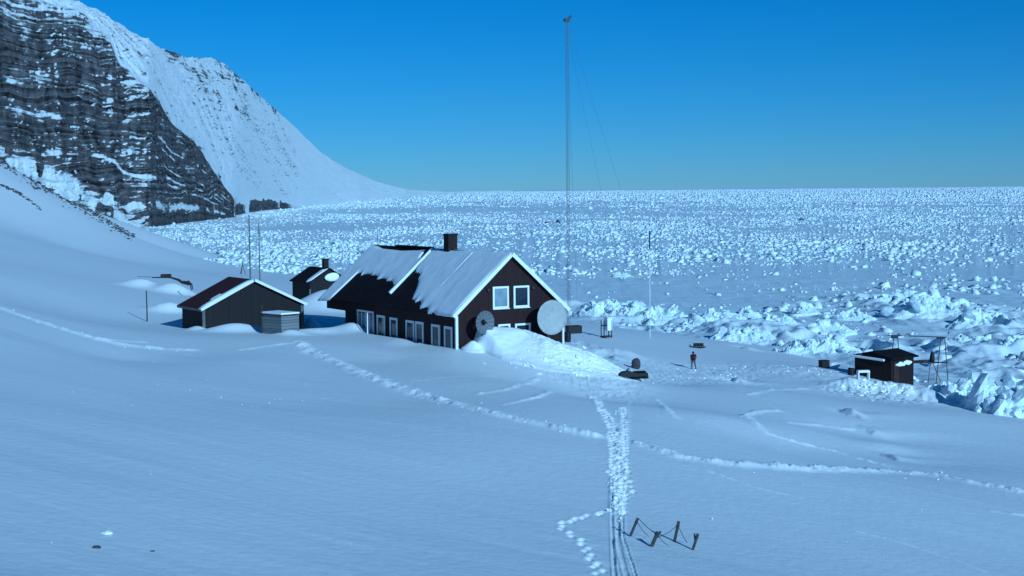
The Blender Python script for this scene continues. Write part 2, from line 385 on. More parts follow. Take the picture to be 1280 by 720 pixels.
# wind relief
dist = np.hypot(X, Y); fade = np.clip(1 - dist / 500, .15, 1)
ca, sa = math.cos(-.54), math.sin(-.54); xr, yr = X * ca + Y * sa, -X * sa + Y * ca
Z = Z + fade * (.12 * fbm(xr / 16, yr / 8, 2, 21) + .03 * fbm(xr / 8, yr / 1.4, 3, 22) * (.3 + 1.4 * vnoise(X / 14, Y / 18, 24)) + .006 * fbm(xr / .6, yr / .4, 2, 23))
# a few steeper lee hollows in the yard and on the right
for (px, py, w, d, h) in [(915,475,1.6,1.0,-.55),(908,478,1.4,.8,.2),(1072,516,1.6,.8,-.3),(1090,540,5,1.6,-.35),(1110,565,6,2,-.3),(930,434,1.3,.7,-.3),(760,444,1.0,.8,-.4),(1105,556,2,1,.25)]:
    c = hit(px, py); Z = Z + h * np.exp(-((X - c.x) / w) ** 2 - ((Y - c.y) / (d * 2)) ** 2)
for (px, py, h, L_) in [(915, 478, .75, 1.5), (1058, 516, .85, 1.7), (1108, 568, .35, 2.5), (762, 446, .6, 1.2), (930, 437, .5, 1.6), (1085, 536, .3, 2.5)]:
    c = hit(px, py); dx, dy = X - c.x, Y - c.y; u, v = dx * .95 + dy * .31, -dx * .31 + dy * .95
    Z = Z + h * sstep(-.12, .5, u + .25 * fbm(X / .8, Y / .8, 2, 46)) * np.exp(-np.maximum(u, 0) / L_) * np.exp(-(v / 1.3) ** 2)
# trampled yard: rough, kicked-up snow
def patch(px, py, w, d, amp, sc, seed):
    global Z
    c = hit(px, py); m = np.exp(-(((X - c.x) / w) ** 2 + ((Y - c.y) / d) ** 2) ** 2); k = m > .01
    Z[k] += (m * amp * (ridged(X[k.nonzero()] / sc, Y[k.nonzero()] / sc, 3, seed) - .45) if False else 0) if False else m[k] * amp * (ridged(X[k] / sc, Y[k] / (sc * 1.4), 3, seed) - .45)
patch(745,474,3.5,6,.20,.6,32); patch(810,474,7,9,.16,.6,33); patch(880,470,7,9,.14,.6,34)
patch(1100,484,5.5,7,.5,.7,36); patch(980,462,10,6,.18,.8,37); patch(740,440,3,9,.35,1.2,39)
LOOSE = np.zeros_like(Z)
for P, w, amp, dep in TW:
    lo, hi = P.min(0) - 2, P.max(0) + 2
    k = (X > lo[0]) & (X < hi[0]) & (Y > lo[1]) & (Y < hi[1])
    if not k.any(): continue
    x, y = X[k], Y[k]; d = seg_dist(x, y, P); D = np.hypot(x, y)
    m = np.exp(-(d / w) ** 4); rim = np.exp(-((d - w * 1.25) / (w * .35)) ** 2)
    LOOSE[k] = np.maximum(LOOSE[k], np.exp(-(d / (w * 1.05)) ** 4) * np.clip(.35 + amp * 5, 0, 1) * (.55 + .6 * vnoise(x / .7, y / 1.2, 47)))
    if amp > .05: Z[k] += np.exp(-(d / (w * .8)) ** 2) * (max(0, amp - .04) * .72 * (.65 + .8 * vnoise(x / .8, y / 1.1, 45)) + .01 + amp * 1.2 * (.6 * fbm(x / .45, y / .8, 4, 41, .7) + .5 * (vnoise(x / .9, y / 1.5, 43) - .5)) * (.5 + vnoise(x / 1.3, y / 2.4, 42)))
    else: Z[k] += -dep * m * .22 + rim * dep * .30 + m * .02 * fbm(x / .1, y / .3, 2, 44)
for fx, fy, s in FEET:
    k = (np.abs(X - fx) < .6) & (np.abs(Y - fy) < .9)
    x, y = X[k] - fx, Y[k] - fy
    LOOSE[k] = np.maximum(LOOSE[k], np.exp(-(x / .22) ** 2 - ((y - .1) / .36) ** 2))
    Z[k] += s * (-.15 * np.exp(-(x / .10) ** 2 - (y / .17) ** 2) + .07 * np.exp(-((x) / .13) ** 2 - ((y - .30) / .13) ** 2) + .03 * np.exp(-((x + .2) / .07) ** 2 - (y / .15) ** 2))
for (px, py, w, d, v_) in [(800,472,6,7,.7),(870,470,7,7,.6),(740,470,5,6,.8),(1100,486,5.5,6,.8),(980,462,10,4,.5),(1010,489,6,3,.4)]:
    c = hit(px, py); LOOSE = np.maximum(LOOSE, v_ * np.exp(-(((X - c.x) / w) ** 2 + ((Y - c.y) / d) ** 2) ** 2) * sstep(.25, .6, fbm(X / 1.6, Y / 2.4, 3, 48) * .5 + .5))
o = mesh_np('snow_ground', np.stack([X, Y, Z], -1).reshape(-1, 3), grid_faces(len(rr), len(az)), 'snow', smooth=True)
a = o.data.attributes.new('loose', 'FLOAT', 'POINT'); a.data.foreach_set('value', np.ascontiguousarray(np.clip(LOOSE, 0, 1), np.float32).ravel())
tag(o, kind='structure')

# the shovelled and wind-packed bank against the gable
S_, T_ = np.meshgrid(np.linspace(-1.2, 15, 300), np.linspace(-11, .35, 230))
xs, ys = N.x + S_ * UX - T_ * UY, N.y + S_ * UY + T_ * UX
hd_ = house_drift(xs, ys)
rough = sstep(4.4, 6.2, S_ + .25 * (-T_ - 2)) * sstep(.05, .4, hd_)
zs = land_sheet(xs, ys) + hd_ * (1 + .10 * fbm(xs / 1.6, ys / 1.6, 3, 25)) - .30 * (1 - sstep(.02, .16, hd_)) 
zs = zs + rough * (.26 * fbm(xs / 1.3, ys / 1.1, 4, 26, .62) + .06 * (ridged(xs / .3, ys / .3, 2, 27) - .5)) + .05 * fbm(xs / .8, ys / .8, 2, 28)
zs = zs - .5 * sstep(14, 15, S_) - .5 * sstep(-10, -11, T_) - .4 * sstep(-.9, -1.2, S_)
o = mesh_np('snow_drift', np.stack([xs, ys, zs], -1).reshape(-1, 3), grid_faces(*S_.shape), 'snow', smooth=True); tag(o, kind='structure')
a = o.data.attributes.new('loose', 'FLOAT', 'POINT'); a.data.foreach_set('value', np.ascontiguousarray(np.clip(sstep(.05, .35, hd_) * .9, 0, 1), np.float32).ravel())

# ------------------------------------------------------------------ the frozen sea
def ridge_mask(x, y):
    r = np.hypot(x, y)
    m = .5 + .75 * fbm(x / 60, y / 90, 4, 51) + .5 * fbm(x / 420, y / 500, 2, 52) + .08
    m = m + .14 * sstep(900, 2600, r)
    xw, yw = x + 16 * fbm(x / 26, y / 34, 3, 54) + 5 * fbm(x / 6, y / 8, 2, 56), y + 40 * fbm(x / 30, y / 40, 3, 55) + 10 * fbm(x / 6, y / 8, 2, 57)
    # level floes (refrozen leads)
    for (px, py, w, d) in FLOES:
        c = on_z(px, py, 0)
        m = m - 1.0 * np.exp(-(((xw - c.x) / w) ** 2 + ((yw - c.y) / d) ** 2) ** 1.4)
    k = (r < 330) & (x > 0)
    if k.any(): m = np.array(m); m[k] += .9 * belt(x[k], y[k])
    return np.clip(m, .06, 1)
FLOES = [(905,364,24,26),(1235,341,24,16),(1225,368,12,18),(430,283,46,70),(560,262,200,200),(640,352,26,30)]
BELT = [np.array([tuple(on_z(*q, 0)) for q in l]) for l in ([(716,386),(780,396),(850,406),(930,416),(1010,430),(1075,446)], [(1085,376),(1150,388),(1220,402),(1300,422)], [(1190,440),(1240,436),(1310,470)])]
def belt(x, y):
    d = np.minimum.reduce([seg_dist(x, y, b_) for b_ in BELT]); return np.exp(-(d / (9 + 5 * fbm(x / 9, y / 12, 2, 58))) ** 2)
az = np.concatenate([np.linspace(-math.pi, -R(26), 30)[:-1], np.linspace(-R(26), R(24), 900), np.linspace(R(24), math.pi, 30)[1:]])
rr = np.concatenate([[40, 80], np.exp(np.linspace(math.log(110), math.log(300), 420)), np.exp(np.linspace(math.log(301), math.log(3000), 470)), np.exp(np.linspace(math.log(3050), math.log(36000), 90))])
X, Y = polar(az, rr); D = np.hypot(X, Y)
M = ridge_mask(X, Y)
sc = np.clip(D / 350, 1, 8)
M = np.clip(M + .22, 0, 1)
BL = np.zeros_like(X); k = (D < 330) & (X > 0); BL[k] = belt(X[k], Y[k])
Z = .25 * fbm(X / 22, Y / 22, 3, 61) + BL * (2.3 * ridged(X / 8, Y / 10, 3, 66) ** 2.2 + .5 * ridged(X / 2.2, Y / 2.8, 3, 67) ** 2 - .35) + np.exp(-D / 800) * M * (1.3 * (ridged(X / (4.5 * sc), Y / (10 * sc), 2, 62) - .45) ) * np.clip(.8 + D / 2500, .8, 2)
o = mesh_np('sea_ice', np.stack([X, Y, Z - .1], -1).reshape(-1, 3), grid_faces(len(rr), len(az)), 'ice_far', smooth=True)
tag(o, kind='structure')

# rubble: tens of thousands of tilted ice blocks, nobody could count them
def blocks(c, size, flat, rng, jit=.28):
    """jittered, tumbled cuboids; c (n,3), size (n,) -> verts, faces"""
    n = len(c)
    base = np.array([(x, y, z) for x in (-1, 1) for y in (-1, 1) for z in (-1, 1)], float)
    v = base[None] * np.stack([size * rng.uniform(.7, 1.3, n), size * rng.uniform(.5, 1.0, n), size * flat], -1)[:, None, :] * .5
    v = v * (1 + rng.uniform(-jit, jit, (n, 8, 3)))
    yaw = rng.uniform(0, 2 * np.pi, n); pit = rng.normal(0, .45, n); rol = rng.normal(0, .38, n)
    def rot(v, a, i, j):
        ca, sa = np.cos(a)[:, None], np.sin(a)[:, None]
        w = v.copy(); w[..., i] = v[..., i] * ca - v[..., j] * sa; w[..., j] = v[..., i] * sa + v[..., j] * ca; return w
    v = rot(v, pit, 0, 2); v = rot(v, rol, 1, 2); v = rot(v, yaw, 0, 1)
    v = v + c[:, None, :]
    f = np.array([(0, 1, 3, 2), (4, 6, 7, 5), (0, 4, 5, 1), (2, 3, 7, 6), (0, 2, 6, 4), (1, 5, 7, 3)])
    return v.reshape(-1, 3), (f[None] + (np.arange(n) * 8)[:, None, None]).reshape(-1, 4)
n = 620000
r = np.exp(RNG.uniform(math.log(150), math.log(16000), n)); a = RNG.uniform(-R(25), R(23), n)
x, y = r * np.sin(a), r * np.cos(a)
m = ridge_mask(x, y)
keep = (RNG.random(n) < (m ** 1.7 * (.16 + .62 * sstep(260, 480, r)) * (.30 + .70 * sstep(.30, .60, vnoise(x / 20, y / 52, 59) * .65 + vnoise(x / 7, y / 16, 60) * .35)) + .03 * sstep(.52, .78, vnoise(x / 13, y / 17, 64)))) & (tps(np.clip(x, -260, 260), np.clip(y, 0, 760)) < np.where(y < 760, -.1, 9e9))
x, y, r, m = x[keep], y[keep], r[keep], m[keep]
size = np.maximum(np.exp(RNG.normal(math.log(.62), .58, len(x))) * np.clip(.35 + m, .35, 1), r * .00062 * np.exp(RNG.normal(0, .55, len(x))))
size = np.minimum(size, np.maximum(1.9, np.minimum(r * .0020, 6.5)))
c = np.stack([x, y, size * RNG.uniform(-.26, .32, len(x)) * np.clip(m, .3, 1)], -1)
v, f = blocks(c, size, RNG.uniform(.35, .75, len(x)) - .16 * sstep(300, 900, r), RNG)
o = mesh_np('ice_rubble', v, f, 'ice_far', smooth=True)
tag(o, 'jumbled white pack ice rubble covering the frozen sea out to the horizon', 'pack ice', kind='stuff')
print('rubble', len(x))

# pressure-ridge mounds near the shore: each a heap of faceted blocks
import bmesh
def ico(sub):
    bm = bmesh.new(); bmesh.ops.create_icosphere(bm, subdivisions=sub, radius=1)
    v = np.array([tuple(q.co) for q in bm.verts]); f = np.array([[w.index for w in q.verts] for q in bm.faces]); bm.free(); return v, f
ICO3 = ico(3); ICO4 = ico(4)
def polytope(rng, n=14):
    V, Fc = ICO3
    d = rng.normal(size=(n, 3)); d /= np.linalg.norm(d, axis=1)[:, None]
    h = rng.uniform(.62, 1.0, n)
    dots = V @ d.T
    r = np.where(dots > .08, h / np.maximum(dots, .08), 9).min(1)
    r = np.minimum(r, 1.15)
    return V * r[:, None], Fc
ICO2 = ico(2)
def mound(name, px, py, w, h, label, nb=9, tilt=0, seed=1, m='ice', base=True, D=None):
    """a pressure-ridge heap whose foot is seen at (px, py), w and h in photo pixels"""
    rng = np.random.default_rng(seed)
    p = at(px, py, D) if D else on_z(px, py, 0.1)
    k = p.y / F; wm, hm = w * k, h * k
    VV, FF, b = [], [], 0
    dm = max(wm * .45, hm * 1.1)
    ox, oy = rng.uniform(-50, 50, 2)
    def surf(x, y):
        t, u = x / (wm * .5), y / dm
        env = np.exp(-np.abs(t * 1.08 + .25 * fbm(y / 1.3 + ox, t, 2, seed)) ** 3.2 - np.abs(u) ** 2.0 * 1.6)
        rd_ = ridged(x / (hm * .95) + ox, y / (hm * 1.0) + oy, 4, seed + 3)
        fine = fbm(x / .55 + ox, y / .55, 3, seed + 4)
        return hm * (env * (.10 + 1.05 * rd_ ** 1.4) + .05 * fine * env) - .28 * hm * (1 - sstep(.03, .22, env))
    if base:
        gx, gy = np.meshgrid(np.linspace(-.72 * wm, .72 * wm, 130), np.linspace(-1.35 * dm, 1.35 * dm, 110))
        VV.append(np.stack([gx, gy, surf(gx, gy)], -1).reshape(-1, 3)); q = grid_faces(110, 130)
        FF += [q[:, [0, 1, 2]], q[:, [0, 2, 3]]]; b = len(VV[0])
    n_ = nb * 5 if base else nb
    for i in range(n_):
        t, u = np.clip(rng.normal(0, .36), -.95, .95), np.clip(rng.normal(-.05, .34), -.9, .9)
        if not base: t, u = rng.uniform(-.5, .5), 0
        x, y = t * wm * .5, u * dm
        big = rng.random() < .16
        s_ = hm * (rng.uniform(.22, .36) if big else rng.uniform(.07, .19)) if base else hm * rng.uniform(.5, .8)
        V, Fc = ICO2
        d = rng.normal(size=(9, 3)); d /= np.linalg.norm(d, axis=1)[:, None]; hh = rng.uniform(.5, 1, 9); dots = V @ d.T
        r_ = np.minimum(np.where(dots > .1, hh / np.maximum(dots, .1), 9).min(1), 1.2)
        V = V * r_[:, None]
        if tilt > .55 and big:                # upended slabs, leaning over to the right
            V = V * np.array([s_ * .5, s_ * 1.1, s_ * 1.7]); e = Euler((rng.normal(-.2, .2), rng.normal(.75, .2), rng.normal(.3, .3))).to_matrix()
        else:
            V = V * s_ * np.array([rng.uniform(.8, 1.5), rng.uniform(.7, 1.2), rng.uniform(.4, .9)]); e = Euler((rng.normal(0, .5), rng.normal(tilt, .45), rng.uniform(0, 6.28))).to_matrix()
        V = V @ np.array(e).T
        z = float(surf(np.array([x]), np.array([y]))[0]) if base else 0
        VV.append(V + np.array([x, y, max(z, -.1) + s_ * rng.uniform(-.15, .35)])); FF.append(Fc + b); b += len(V)
    o = mesh_np(name, np.vstack(VV), np.vstack(FF), m, loc=p)
    tag(o, label, 'ice block' if name == 'ice_block' else 'ice ridge', 'pressure ridge ice along the shore')
    return o
MOUNDS = [
 ('ice_ridge',757,394,62,24,'bright jumbled ice heap just right of the dark house and behind the white instrument box',9,0,1),
 ('ice_ridge',788,396,56,26,'bright broken ice heap standing left of the foot of the tall white pole',9,.3,2),
 ('ice_ridge',826,402,64,25,'slanting ice slabs rising right behind the white pole',9,.6,3),
 ('ice_block',793,337+45,22,9,'small low ice hummock left of the white pole halfway up its length',3,0,4),
 ('ice_block',884,408,44,18,'rounded pale ice hummock left of the wind-scooped snow bank',4,.2,5),
 ('ice_ridge',900,402,50,26,'peaked ice heap of small white blocks behind the dark flat sledge',8,.2,6),
 ('ice_ridge',925,428,78,26,'low snow-topped ice bank with a shadowed blue hollow beneath its lip',6,.2,7),
 ('ice_block',935,400,30,24,'pair of upright pointed ice blocks behind the low snow-topped bank',4,0,8),
 ('ice_ridge',970,410,54,22,'white ice heap midway between the walking person and the boat hut',8,0,9),
 ('ice_block',1006,392,30,20,'isolated pyramid of white ice standing out on the level floe',4,0,10),
 ('ice_ridge',1000,446,56,30,'blocky ice heap with deep blue cracks left of the dark box',6,.2,11),
 ('ice_ridge',1040,444,64,38,'large smooth snow dome of ice directly left of the boat hut roof',4,.3,12),
 ('ice_ridge',1036,416,52,22,'cluster of small ice blocks behind the snow dome by the boat hut',8,0,13),
 ('ice_ridge',1068,398,40,14,'low flat-topped white ice patch behind the boat hut',5,0,14),
 ('ice_ridge',1165,396,104,42,'biggest bright ice ridge on the right, out beyond the wooden rack',15,0,15),
 ('ice_ridge',1228,408,66,28,'sloping ice ridge tapering right from the biggest bright ridge',8,.2,16),
 ('ice_block',1102,378,30,14,'round ice boulder standing left of the biggest bright ridge',3,0,17),
 ('ice_ridge',1130,372,44,14,'line of small ice blocks behind the round ice boulder',7,0,18),
 ('ice_ridge',1205,505,60,48,'steep ice slabs with dark blue clefts nearest the boat hut',10,.7,19),
 ('ice_ridge',1252,520,76,62,'tall heap of tilted ice slabs at the right edge of the photo',12,.7,20),
 ('ice_ridge',1168,498,46,26,'short rough ice slabs at the foot of the wooden rack',6,.6,21),
 ('ice_ridge',1272,440,50,28,'broken ice ridge at the right edge behind the tilted slabs',8,.3,22),
 ('ice_ridge',1215,430,50,18,'low scattered ice blocks just right of the wooden rack top',7,.2,23),
 ('ice_block',777,345,18,8,'lone bright ice hummock right of the radio mast on the level floe',3,0,24),
]
for nm, px, py, w, h, lab, nb, tl, sd in MOUNDS:
    mound(nm, px, py, w * 1.12, h * (.84 if px > 1150 and py > 480 else .78), lab, nb, tl, sd)
for px, py, w, h, lab, sd in [(683,279,7,5,'dark ice block far out on the pack ice left of the mast',31),(697,279,7,4,'smaller dark ice block right beside the mast far out',32),
                     (1002,275,9,4,'dark flat ice block far out on the right of the pack ice',33)]:
    o = mound('dark_ice_block', px, py, w, h, lab, 2, 0, sd, m='dark_ice', base=False); o['category'] = 'ice block'; o['group'] = 'dark blocks far out on the pack ice'

# ------------------------------------------------------------------ the mountain
def mountain():
    npx = 860
    px = np.linspace(-330, 640, npx)
    def curve(tab, sm=9):
        t = np.array(tab, float); v = np.interp(px, t[:, 0], t[:, 1]); k = np.hanning(sm + 2)[1:-1]; k /= k.sum()
        return np.convolve(np.pad(v, sm // 2, mode='edge'), k, 'valid')
    footD = curve([(-330,560),(-150,650),(0,760),(100,830),(185,884),(290,1195),(330,1450),(380,1720),(450,2200),(510,3300),(530,4300),(560,6500),(600,11000),(640,20000)])
    edge_y = curve([(-330,-190),(0,-14),(60,4),(100,14),(135,48),(150,84),(190,114),(215,154),(245,180),(270,218),(285,240),(296,254),(310,250),(330,247),(350,250),(366,257),(400,257),(450,253),(510,246),(560,241.6),(600,240),(640,238.6)])
    crest_y = curve([(-330,-300),(-100,-130),(0,-42),(40,-16),(70,-2),(110,8),(150,30),(200,60),(235,72),(262,72),(278,78),(300,97),(330,124),(370,160),(400,190),(430,209),(470,227),(510,237.4),(540,239),(560,239.6),(600,238.9),(640,238.2)], 5)
    crestD = curve([(-330,720),(0,860),(100,930),(185,1040),(240,1215),(300,1410),(370,1880),(430,2360),(470,2850),(510,3700),(560,7500),(600,12000),(640,21000)])
    nC, nF, nB = 330, 230, 8
    P = np.zeros((nC + nF + nB, npx, 3)); S = np.zeros((nC + nF + nB, npx)); 
    for j in range(npx):
        fo = at(px[j], 0, footD[j]); fo = np.array([fo.x, fo.y, -2.0])
        # horizontal place of a column is a true bearing: take it from the edge ray
        eD = footD[j] + (60 if px[j] < 150 else 60 - 30 * min(1, (px[j] - 150) / 150)) * (1 if px[j] < 296 else 1 + (px[j] - 296) * .1)
        e = np.array(tuple(at(px[j], edge_y[j], eD))); c = np.array(tuple(at(px[j], min(crest_y[j], edge_y[j] - .2), max(crestD[j], eD + 5))))
        b = fo[:2] / footD[j]; fo[:2] = e[:2] / eD * footD[j]
        t = np.linspace(0, 1, nC)
        zt = t; dt = np.interp(t, [0, .10, .2, 1], [0, .30, .42, 1])
        P[:nC, j, :2] = fo[:2] + (e[:2] - fo[:2]) * dt[:, None]; P[:nC, j, 2] = fo[2] + (e[2] - fo[2]) * zt
        t = np.linspace(0, 1, nF + 1)[1:]
        P[nC:nC + nF, j] = e + (c - e) * t[:, None]
        P[nC:nC + nF, j, 2] += -4 * np.sin(t * np.pi) * min(1, max(0, (px[j] - 180) / 150)) * (c[2] - e[2]) / 80
        for q in range(nB):
            u = (q + 1) / nB
            P[nC + nF + q, j] = c + np.array([c[0] / crestD[j] * 700 * u, 700 * u, -(c[2] + 15) * u ** 1.6])
    PX = np.broadcast_to(px[None], S.shape); rows = np.arange(nC + nF + nB)[:, None]
    cl = 1 - sstep(nC - 14, nC + 10, np.broadcast_to(rows, S.shape)); x, y, z = P[..., 0].copy(), P[..., 1].copy(), P[..., 2].copy()
    s = np.cumsum(np.hypot(np.gradient(x, axis=1), np.gradient(y, axis=1)), 1)[nC // 2][None] + 0 * x   # metres along the face
    hgt = np.clip((z + 2) / 20, 0, 1)
    wcl = cl * hgt * (1 - .75 * sstep(296, 330, PX)) * (1 - sstep(372, 420, PX))
    # strata: stepped ledges of uneven height
    zz = z + 9 * fbm(s / 70, z / 60, 3, 71) + .03 * s
    step = lambda h, ph: ((zz + ph) / h - np.floor((zz + ph) / h))
    led = 3.4 * sstep(.0, .30, step(11, 0)) - 3.4 * step(11, 0) + 1.6 * (sstep(0, .35, step(4.3, 1)) - step(4.3, 1))
    but = 9 * (ridged(s / 46, z / 260, 3, 72) - .5) + 3.5 * (ridged(s / 11, z / 90, 3, 73) - .5) + 2.2 * fbm(s / 7, z / 6, 4, 74)
    dsp = wcl * (led * .55 * (.2 + 1.6 * vnoise(s / 30, z / 14, 70)) + but)
    P[..., 0] += .45 * dsp; P[..., 1] += -.9 * dsp
    # snow slopes: shallow gullies running straight down the fall line
    fl = sstep(nC - 2, nC + 40, np.broadcast_to(rows, S.shape)) * (1 - sstep(nC + nF - 12, nC + nF, np.broadcast_to(rows, S.shape)))
    tt = np.clip((np.broadcast_to(rows, S.shape) - nC) / nF, 0, 1)
    gu = PX + 105 * tt                        # fall-line coordinate on the flank
    gk = np.clip(y / 1500, .5, 2) 
    gd = 1.5 * gk * (7.0 * (ridged(gu / 30, tt * .9, 3, 81) - .55) + 2.6 * fbm(gu / 6, tt * 1.6, 3, 82) + 1.2 * fbm(PX / 5, tt * 30, 3, 83))
    gd = gd * fl * (1 - .8 * sstep(400, 480, PX))
    P[..., 2] += .9 * gd; P[..., 0] += .35 * gd
    crk = sstep(nC + nF - 14, nC + nF - 1, np.broadcast_to(rows, S.shape)) * (1 - sstep(400, 470, PX))
    P[..., 2] += crk * 1.4 * fbm(PX / 9, PX * 0, 4, 84)
    # where rock shows: steep faces of the cliff, plus outcrop bands on the flank
    du = np.gradient(P, axis=1); dv = np.gradient(P, axis=0); nn = np.cross(du, dv); nn /= np.linalg.norm(nn, axis=-1)[..., None] + 1e-9
    nz = np.abs(nn[..., 2])
    zrel = z / (P[nC - 1:nC, :, 2] + 1)
    sn_cl = .9 * sstep(.52, .86, nz + .22 * fbm(s / 30, z / 12, 4, 91)) + .16 * fbm(s / 8, z / 20, 3, 92) + .06
    sn_cl = sn_cl + .42 * sstep(.76, 1.0, zrel + .1 * fbm(s / 30, z / 30, 2, 90)) * (1 - sstep(110, 170, PX))
    for z0, amp, th in ((.33, .9, .0), (.41, .8, .15), (.50, .8, .05), (.62, .8, .2), (.70, .7, .2)):
        zl = z0 + .035 * fbm(s / 60, s * 0, 3, 100 + int(z0 * 100))
        sn_cl = sn_cl + amp * np.exp(-((zrel - zl) / .010) ** 2) * sstep(th - .15, th + .1, fbm(s / 34, s * 0 + z0 * 9, 3, 101))
    sn_cl = sn_cl + .28 * sstep(.24, .46, fbm(s / 20, z / 9, 3, 93))
    sn_cl = sn_cl + .85 * np.exp(-((zrel - .15 - .03 * fbm(s / 40, s * 0, 2, 104)) / .035) ** 2) * sstep(.30, .62, vnoise(s / 11, z / 9, 94) + .35 * fbm(s / 5, z / 4, 3, 94)) * (PX < 292)
    sn_cl = sn_cl - .35 * sstep(.13, .06, zrel) * (PX > 150)
    sn_cl = sn_cl + .75 * np.exp(-((zrel - np.interp(PX, [-330, 0, 60, 110, 170], [.55, .30, .22, .12, .02])) / .045) ** 2) * (PX < 170) * (vnoise(s / 9, z / 9, 105) > .3)
    sn_fl = 1.10 + 0 * z
    band = (fbm(s / 60, z / 5.5, 4, 95) > .12) & (fbm(s / 90, z / 40, 2, 96) > -.10)
    sn_fl = sn_fl - .38 * sstep(.46, .80, vnoise(gu / 2.6, tt * 2.2, 111) * .6 + vnoise(gu / 9, tt * 1.2, 112) * .5) * sstep(.02, .15, tt) * (1 - sstep(380, 440, PX))
    up = sstep(110, 170, PX) * (1 - sstep(300, 345, PX)) * sstep(.30, .7, tt)
    sn_fl = sn_fl - .34 * band * up
    sn_fl = sn_fl - .5 * crk * (vnoise(PX / 7, PX * 0, 97) > .45) * sstep(190, 215, PX) * (1 - sstep(360, 400, PX)) * sstep(.86, 1, tt)
    sn_fl = sn_fl - .9 * sstep(.10, 0, tt) * (vnoise(s / 12, z / 10, 98) - .15) * (PX < 296)
    # outcrops at the toe between the cliff and the point
    toe = sstep(288, 296, PX) * (1 - sstep(352, 372, PX))
    sn_cl = np.where(PX > 292, 1 - toe * 1.25 * sstep(.08, .16, zrel) * sstep(.12, .55, vnoise(s / 34, z / 26, 99) + .30 * fbm(s / 9, z / 6, 4, 98)) * sstep(1.05, .8, zrel + .25 * vnoise(s / 16, s * 0, 97)), sn_cl)
    gul = np.exp(-((PX - (292 + (z - 10) * -.35)) / 5.5) ** 2) * (z < 60)
    sn = np.where(cl > .5, sn_cl, sn_fl) - gul * .4 * (cl > .5)
    sn = np.where(PX > 372, 1.4, sn)
    rowf = np.broadcast_to(rows, S.shape) >= nC + nF
    sn = np.where(rowf, 1.4, sn)
    o = mesh_np('mountain', P.reshape(-1, 3), grid_faces(P.shape[0], npx), 'mountain', smooth=True)
    a = o.data.attributes.new('snow', 'FLOAT', 'POINT'); a.data.foreach_set('value', np.ascontiguousarray(np.clip(sn, -.2, 1.6), np.float32).ravel())
    tag(o, kind='structure')
mountain()

# ------------------------------------------------------------------ the main house
def zpx(py, D, px=640): return at(px, py, D).z
W, LG, LU = 9.9, 20.6, 24.5                  # gable width, ground-floor length, upper-floor length
house = empty('house', (N.x, N.y, HZ), HROT, 'large dark brown house with snow on its steep roof and white-trimmed gable', 'house')
def hz(z): return z - HZ
EAV = zpx(390, ND) ; RID = zpx(319, 121.6); FLO = EAV - 1.15
e, rd, fl_ = hz(EAV), hz(RID), hz(FLO)
MB().prism([(0, -2.5), (W, -2.5), (W, fl_), (0, fl_)], 0, LG).prism([(-.05, fl_), (W + .05, fl_), (W + .05, e), (W / 2, rd), (-.05, e)], -.012, LU).build('wall', 'brown_wall', house)
sl = (rd - e) / (W / 2); ang = math.atan(sl); OH = .45; SLEN = (W / 2 + OH) / math.cos(ang)
def roof_frame(side):                         # origin at ridge, d downslope, n out of the roof
    sg = -1 if side == 0 else 1
    o_ = Vector((W / 2, 0, rd + .10)); d = Vector((sg * math.cos(ang), 0, -math.sin(ang))); n_ = Vector((sg * math.sin(ang), 0, math.cos(ang)))
    return o_, d, n_
m = MB()
for side in (0, 1):
    o_, d, n_ = roof_frame(side)
    for y0, y1 in ((-.35, LU + .35),):
        vs = [o_ + Vector((0, y, 0)) + d * b + n_ * h for y in (y0, y1) for b in (.0, SLEN) for h in (0, .12)]
        m.add(vs, [(0, 1, 3, 2), (4, 6, 7, 5), (0, 4, 5, 1), (2, 3, 7, 6), (0, 2, 6, 4), (1, 5, 7, 3)])
roof = m.build('roof', 'roof_felt', house)
def snow_sheet(name, side, a0, a1, top, bot, thick, parent, seed, jag=.35):
    """snow lying on a roof slope between top(a) and bot(a) (fractions of the slope)"""
    o_, d, n_ = roof_frame(side); A = np.arange(a0, a1 + .01, .10); K = 22
    rng = np.random.default_rng(seed); V = []
    for i, a in enumerate(A):
        jg = jag * (fbm(np.array([a * 1.1]), np.array([0.]), 2, seed)[0] + (rng.random() - .5) * .55 + .5 * (math.floor(a * 1.7 + seed) % 3 - 1) * .5)
        b0 = top(a) * SLEN; b1 = bot(a) * SLEN
        b1 = b1 + (jg if bot(a) < .985 else .10 * abs(jg)); b1 = max(b1, b0 + .1)
        for k in range(K):
            t = k / (K - 1); b = b0 + (b1 - b0) * t
            h = thick * (1 - (2 * t - 1) ** 10) * (.75 + .3 * fbm(np.array([a * .5]), np.array([b * .6]), 3, seed + 3)[0])
            ed = min(1, (a - a0) / .3 + .15, (a1 - a) / .3 + .15); h *= ed
            p = o_ + Vector((0, a, 0)) + d * b + n_ * (.125 + max(h, .01)); V.append(tuple(p))
    nA = len(A); top_n = nA * K; Fq = [tuple(q) for q in grid_faces(nA, K)]
    rim = [i * K for i in range(nA)] + [(nA - 1) * K + k for k in range(1, K)] + [i * K + K - 1 for i in range(nA - 2, -1, -1)] + [k for k in range(K - 2, 0, -1)]
    b = len(V)
    for r_ in rim: V.append(tuple(Vector(V[r_]) - n_ * .10))
    n2 = len(rim)
    for i in range(n2): Fq.append((rim[i], rim[(i + 1) % n2], b + (i + 1) % n2, b + i))
    mm = MB(); mm.v = V; mm.f = Fq
    return mm.build(name, 'snow_roof', parent, smooth=True)
def lerp(tab): 
    t = np.array(tab); return lambda a: float(np.interp(a, t[:, 0], t[:, 1]))
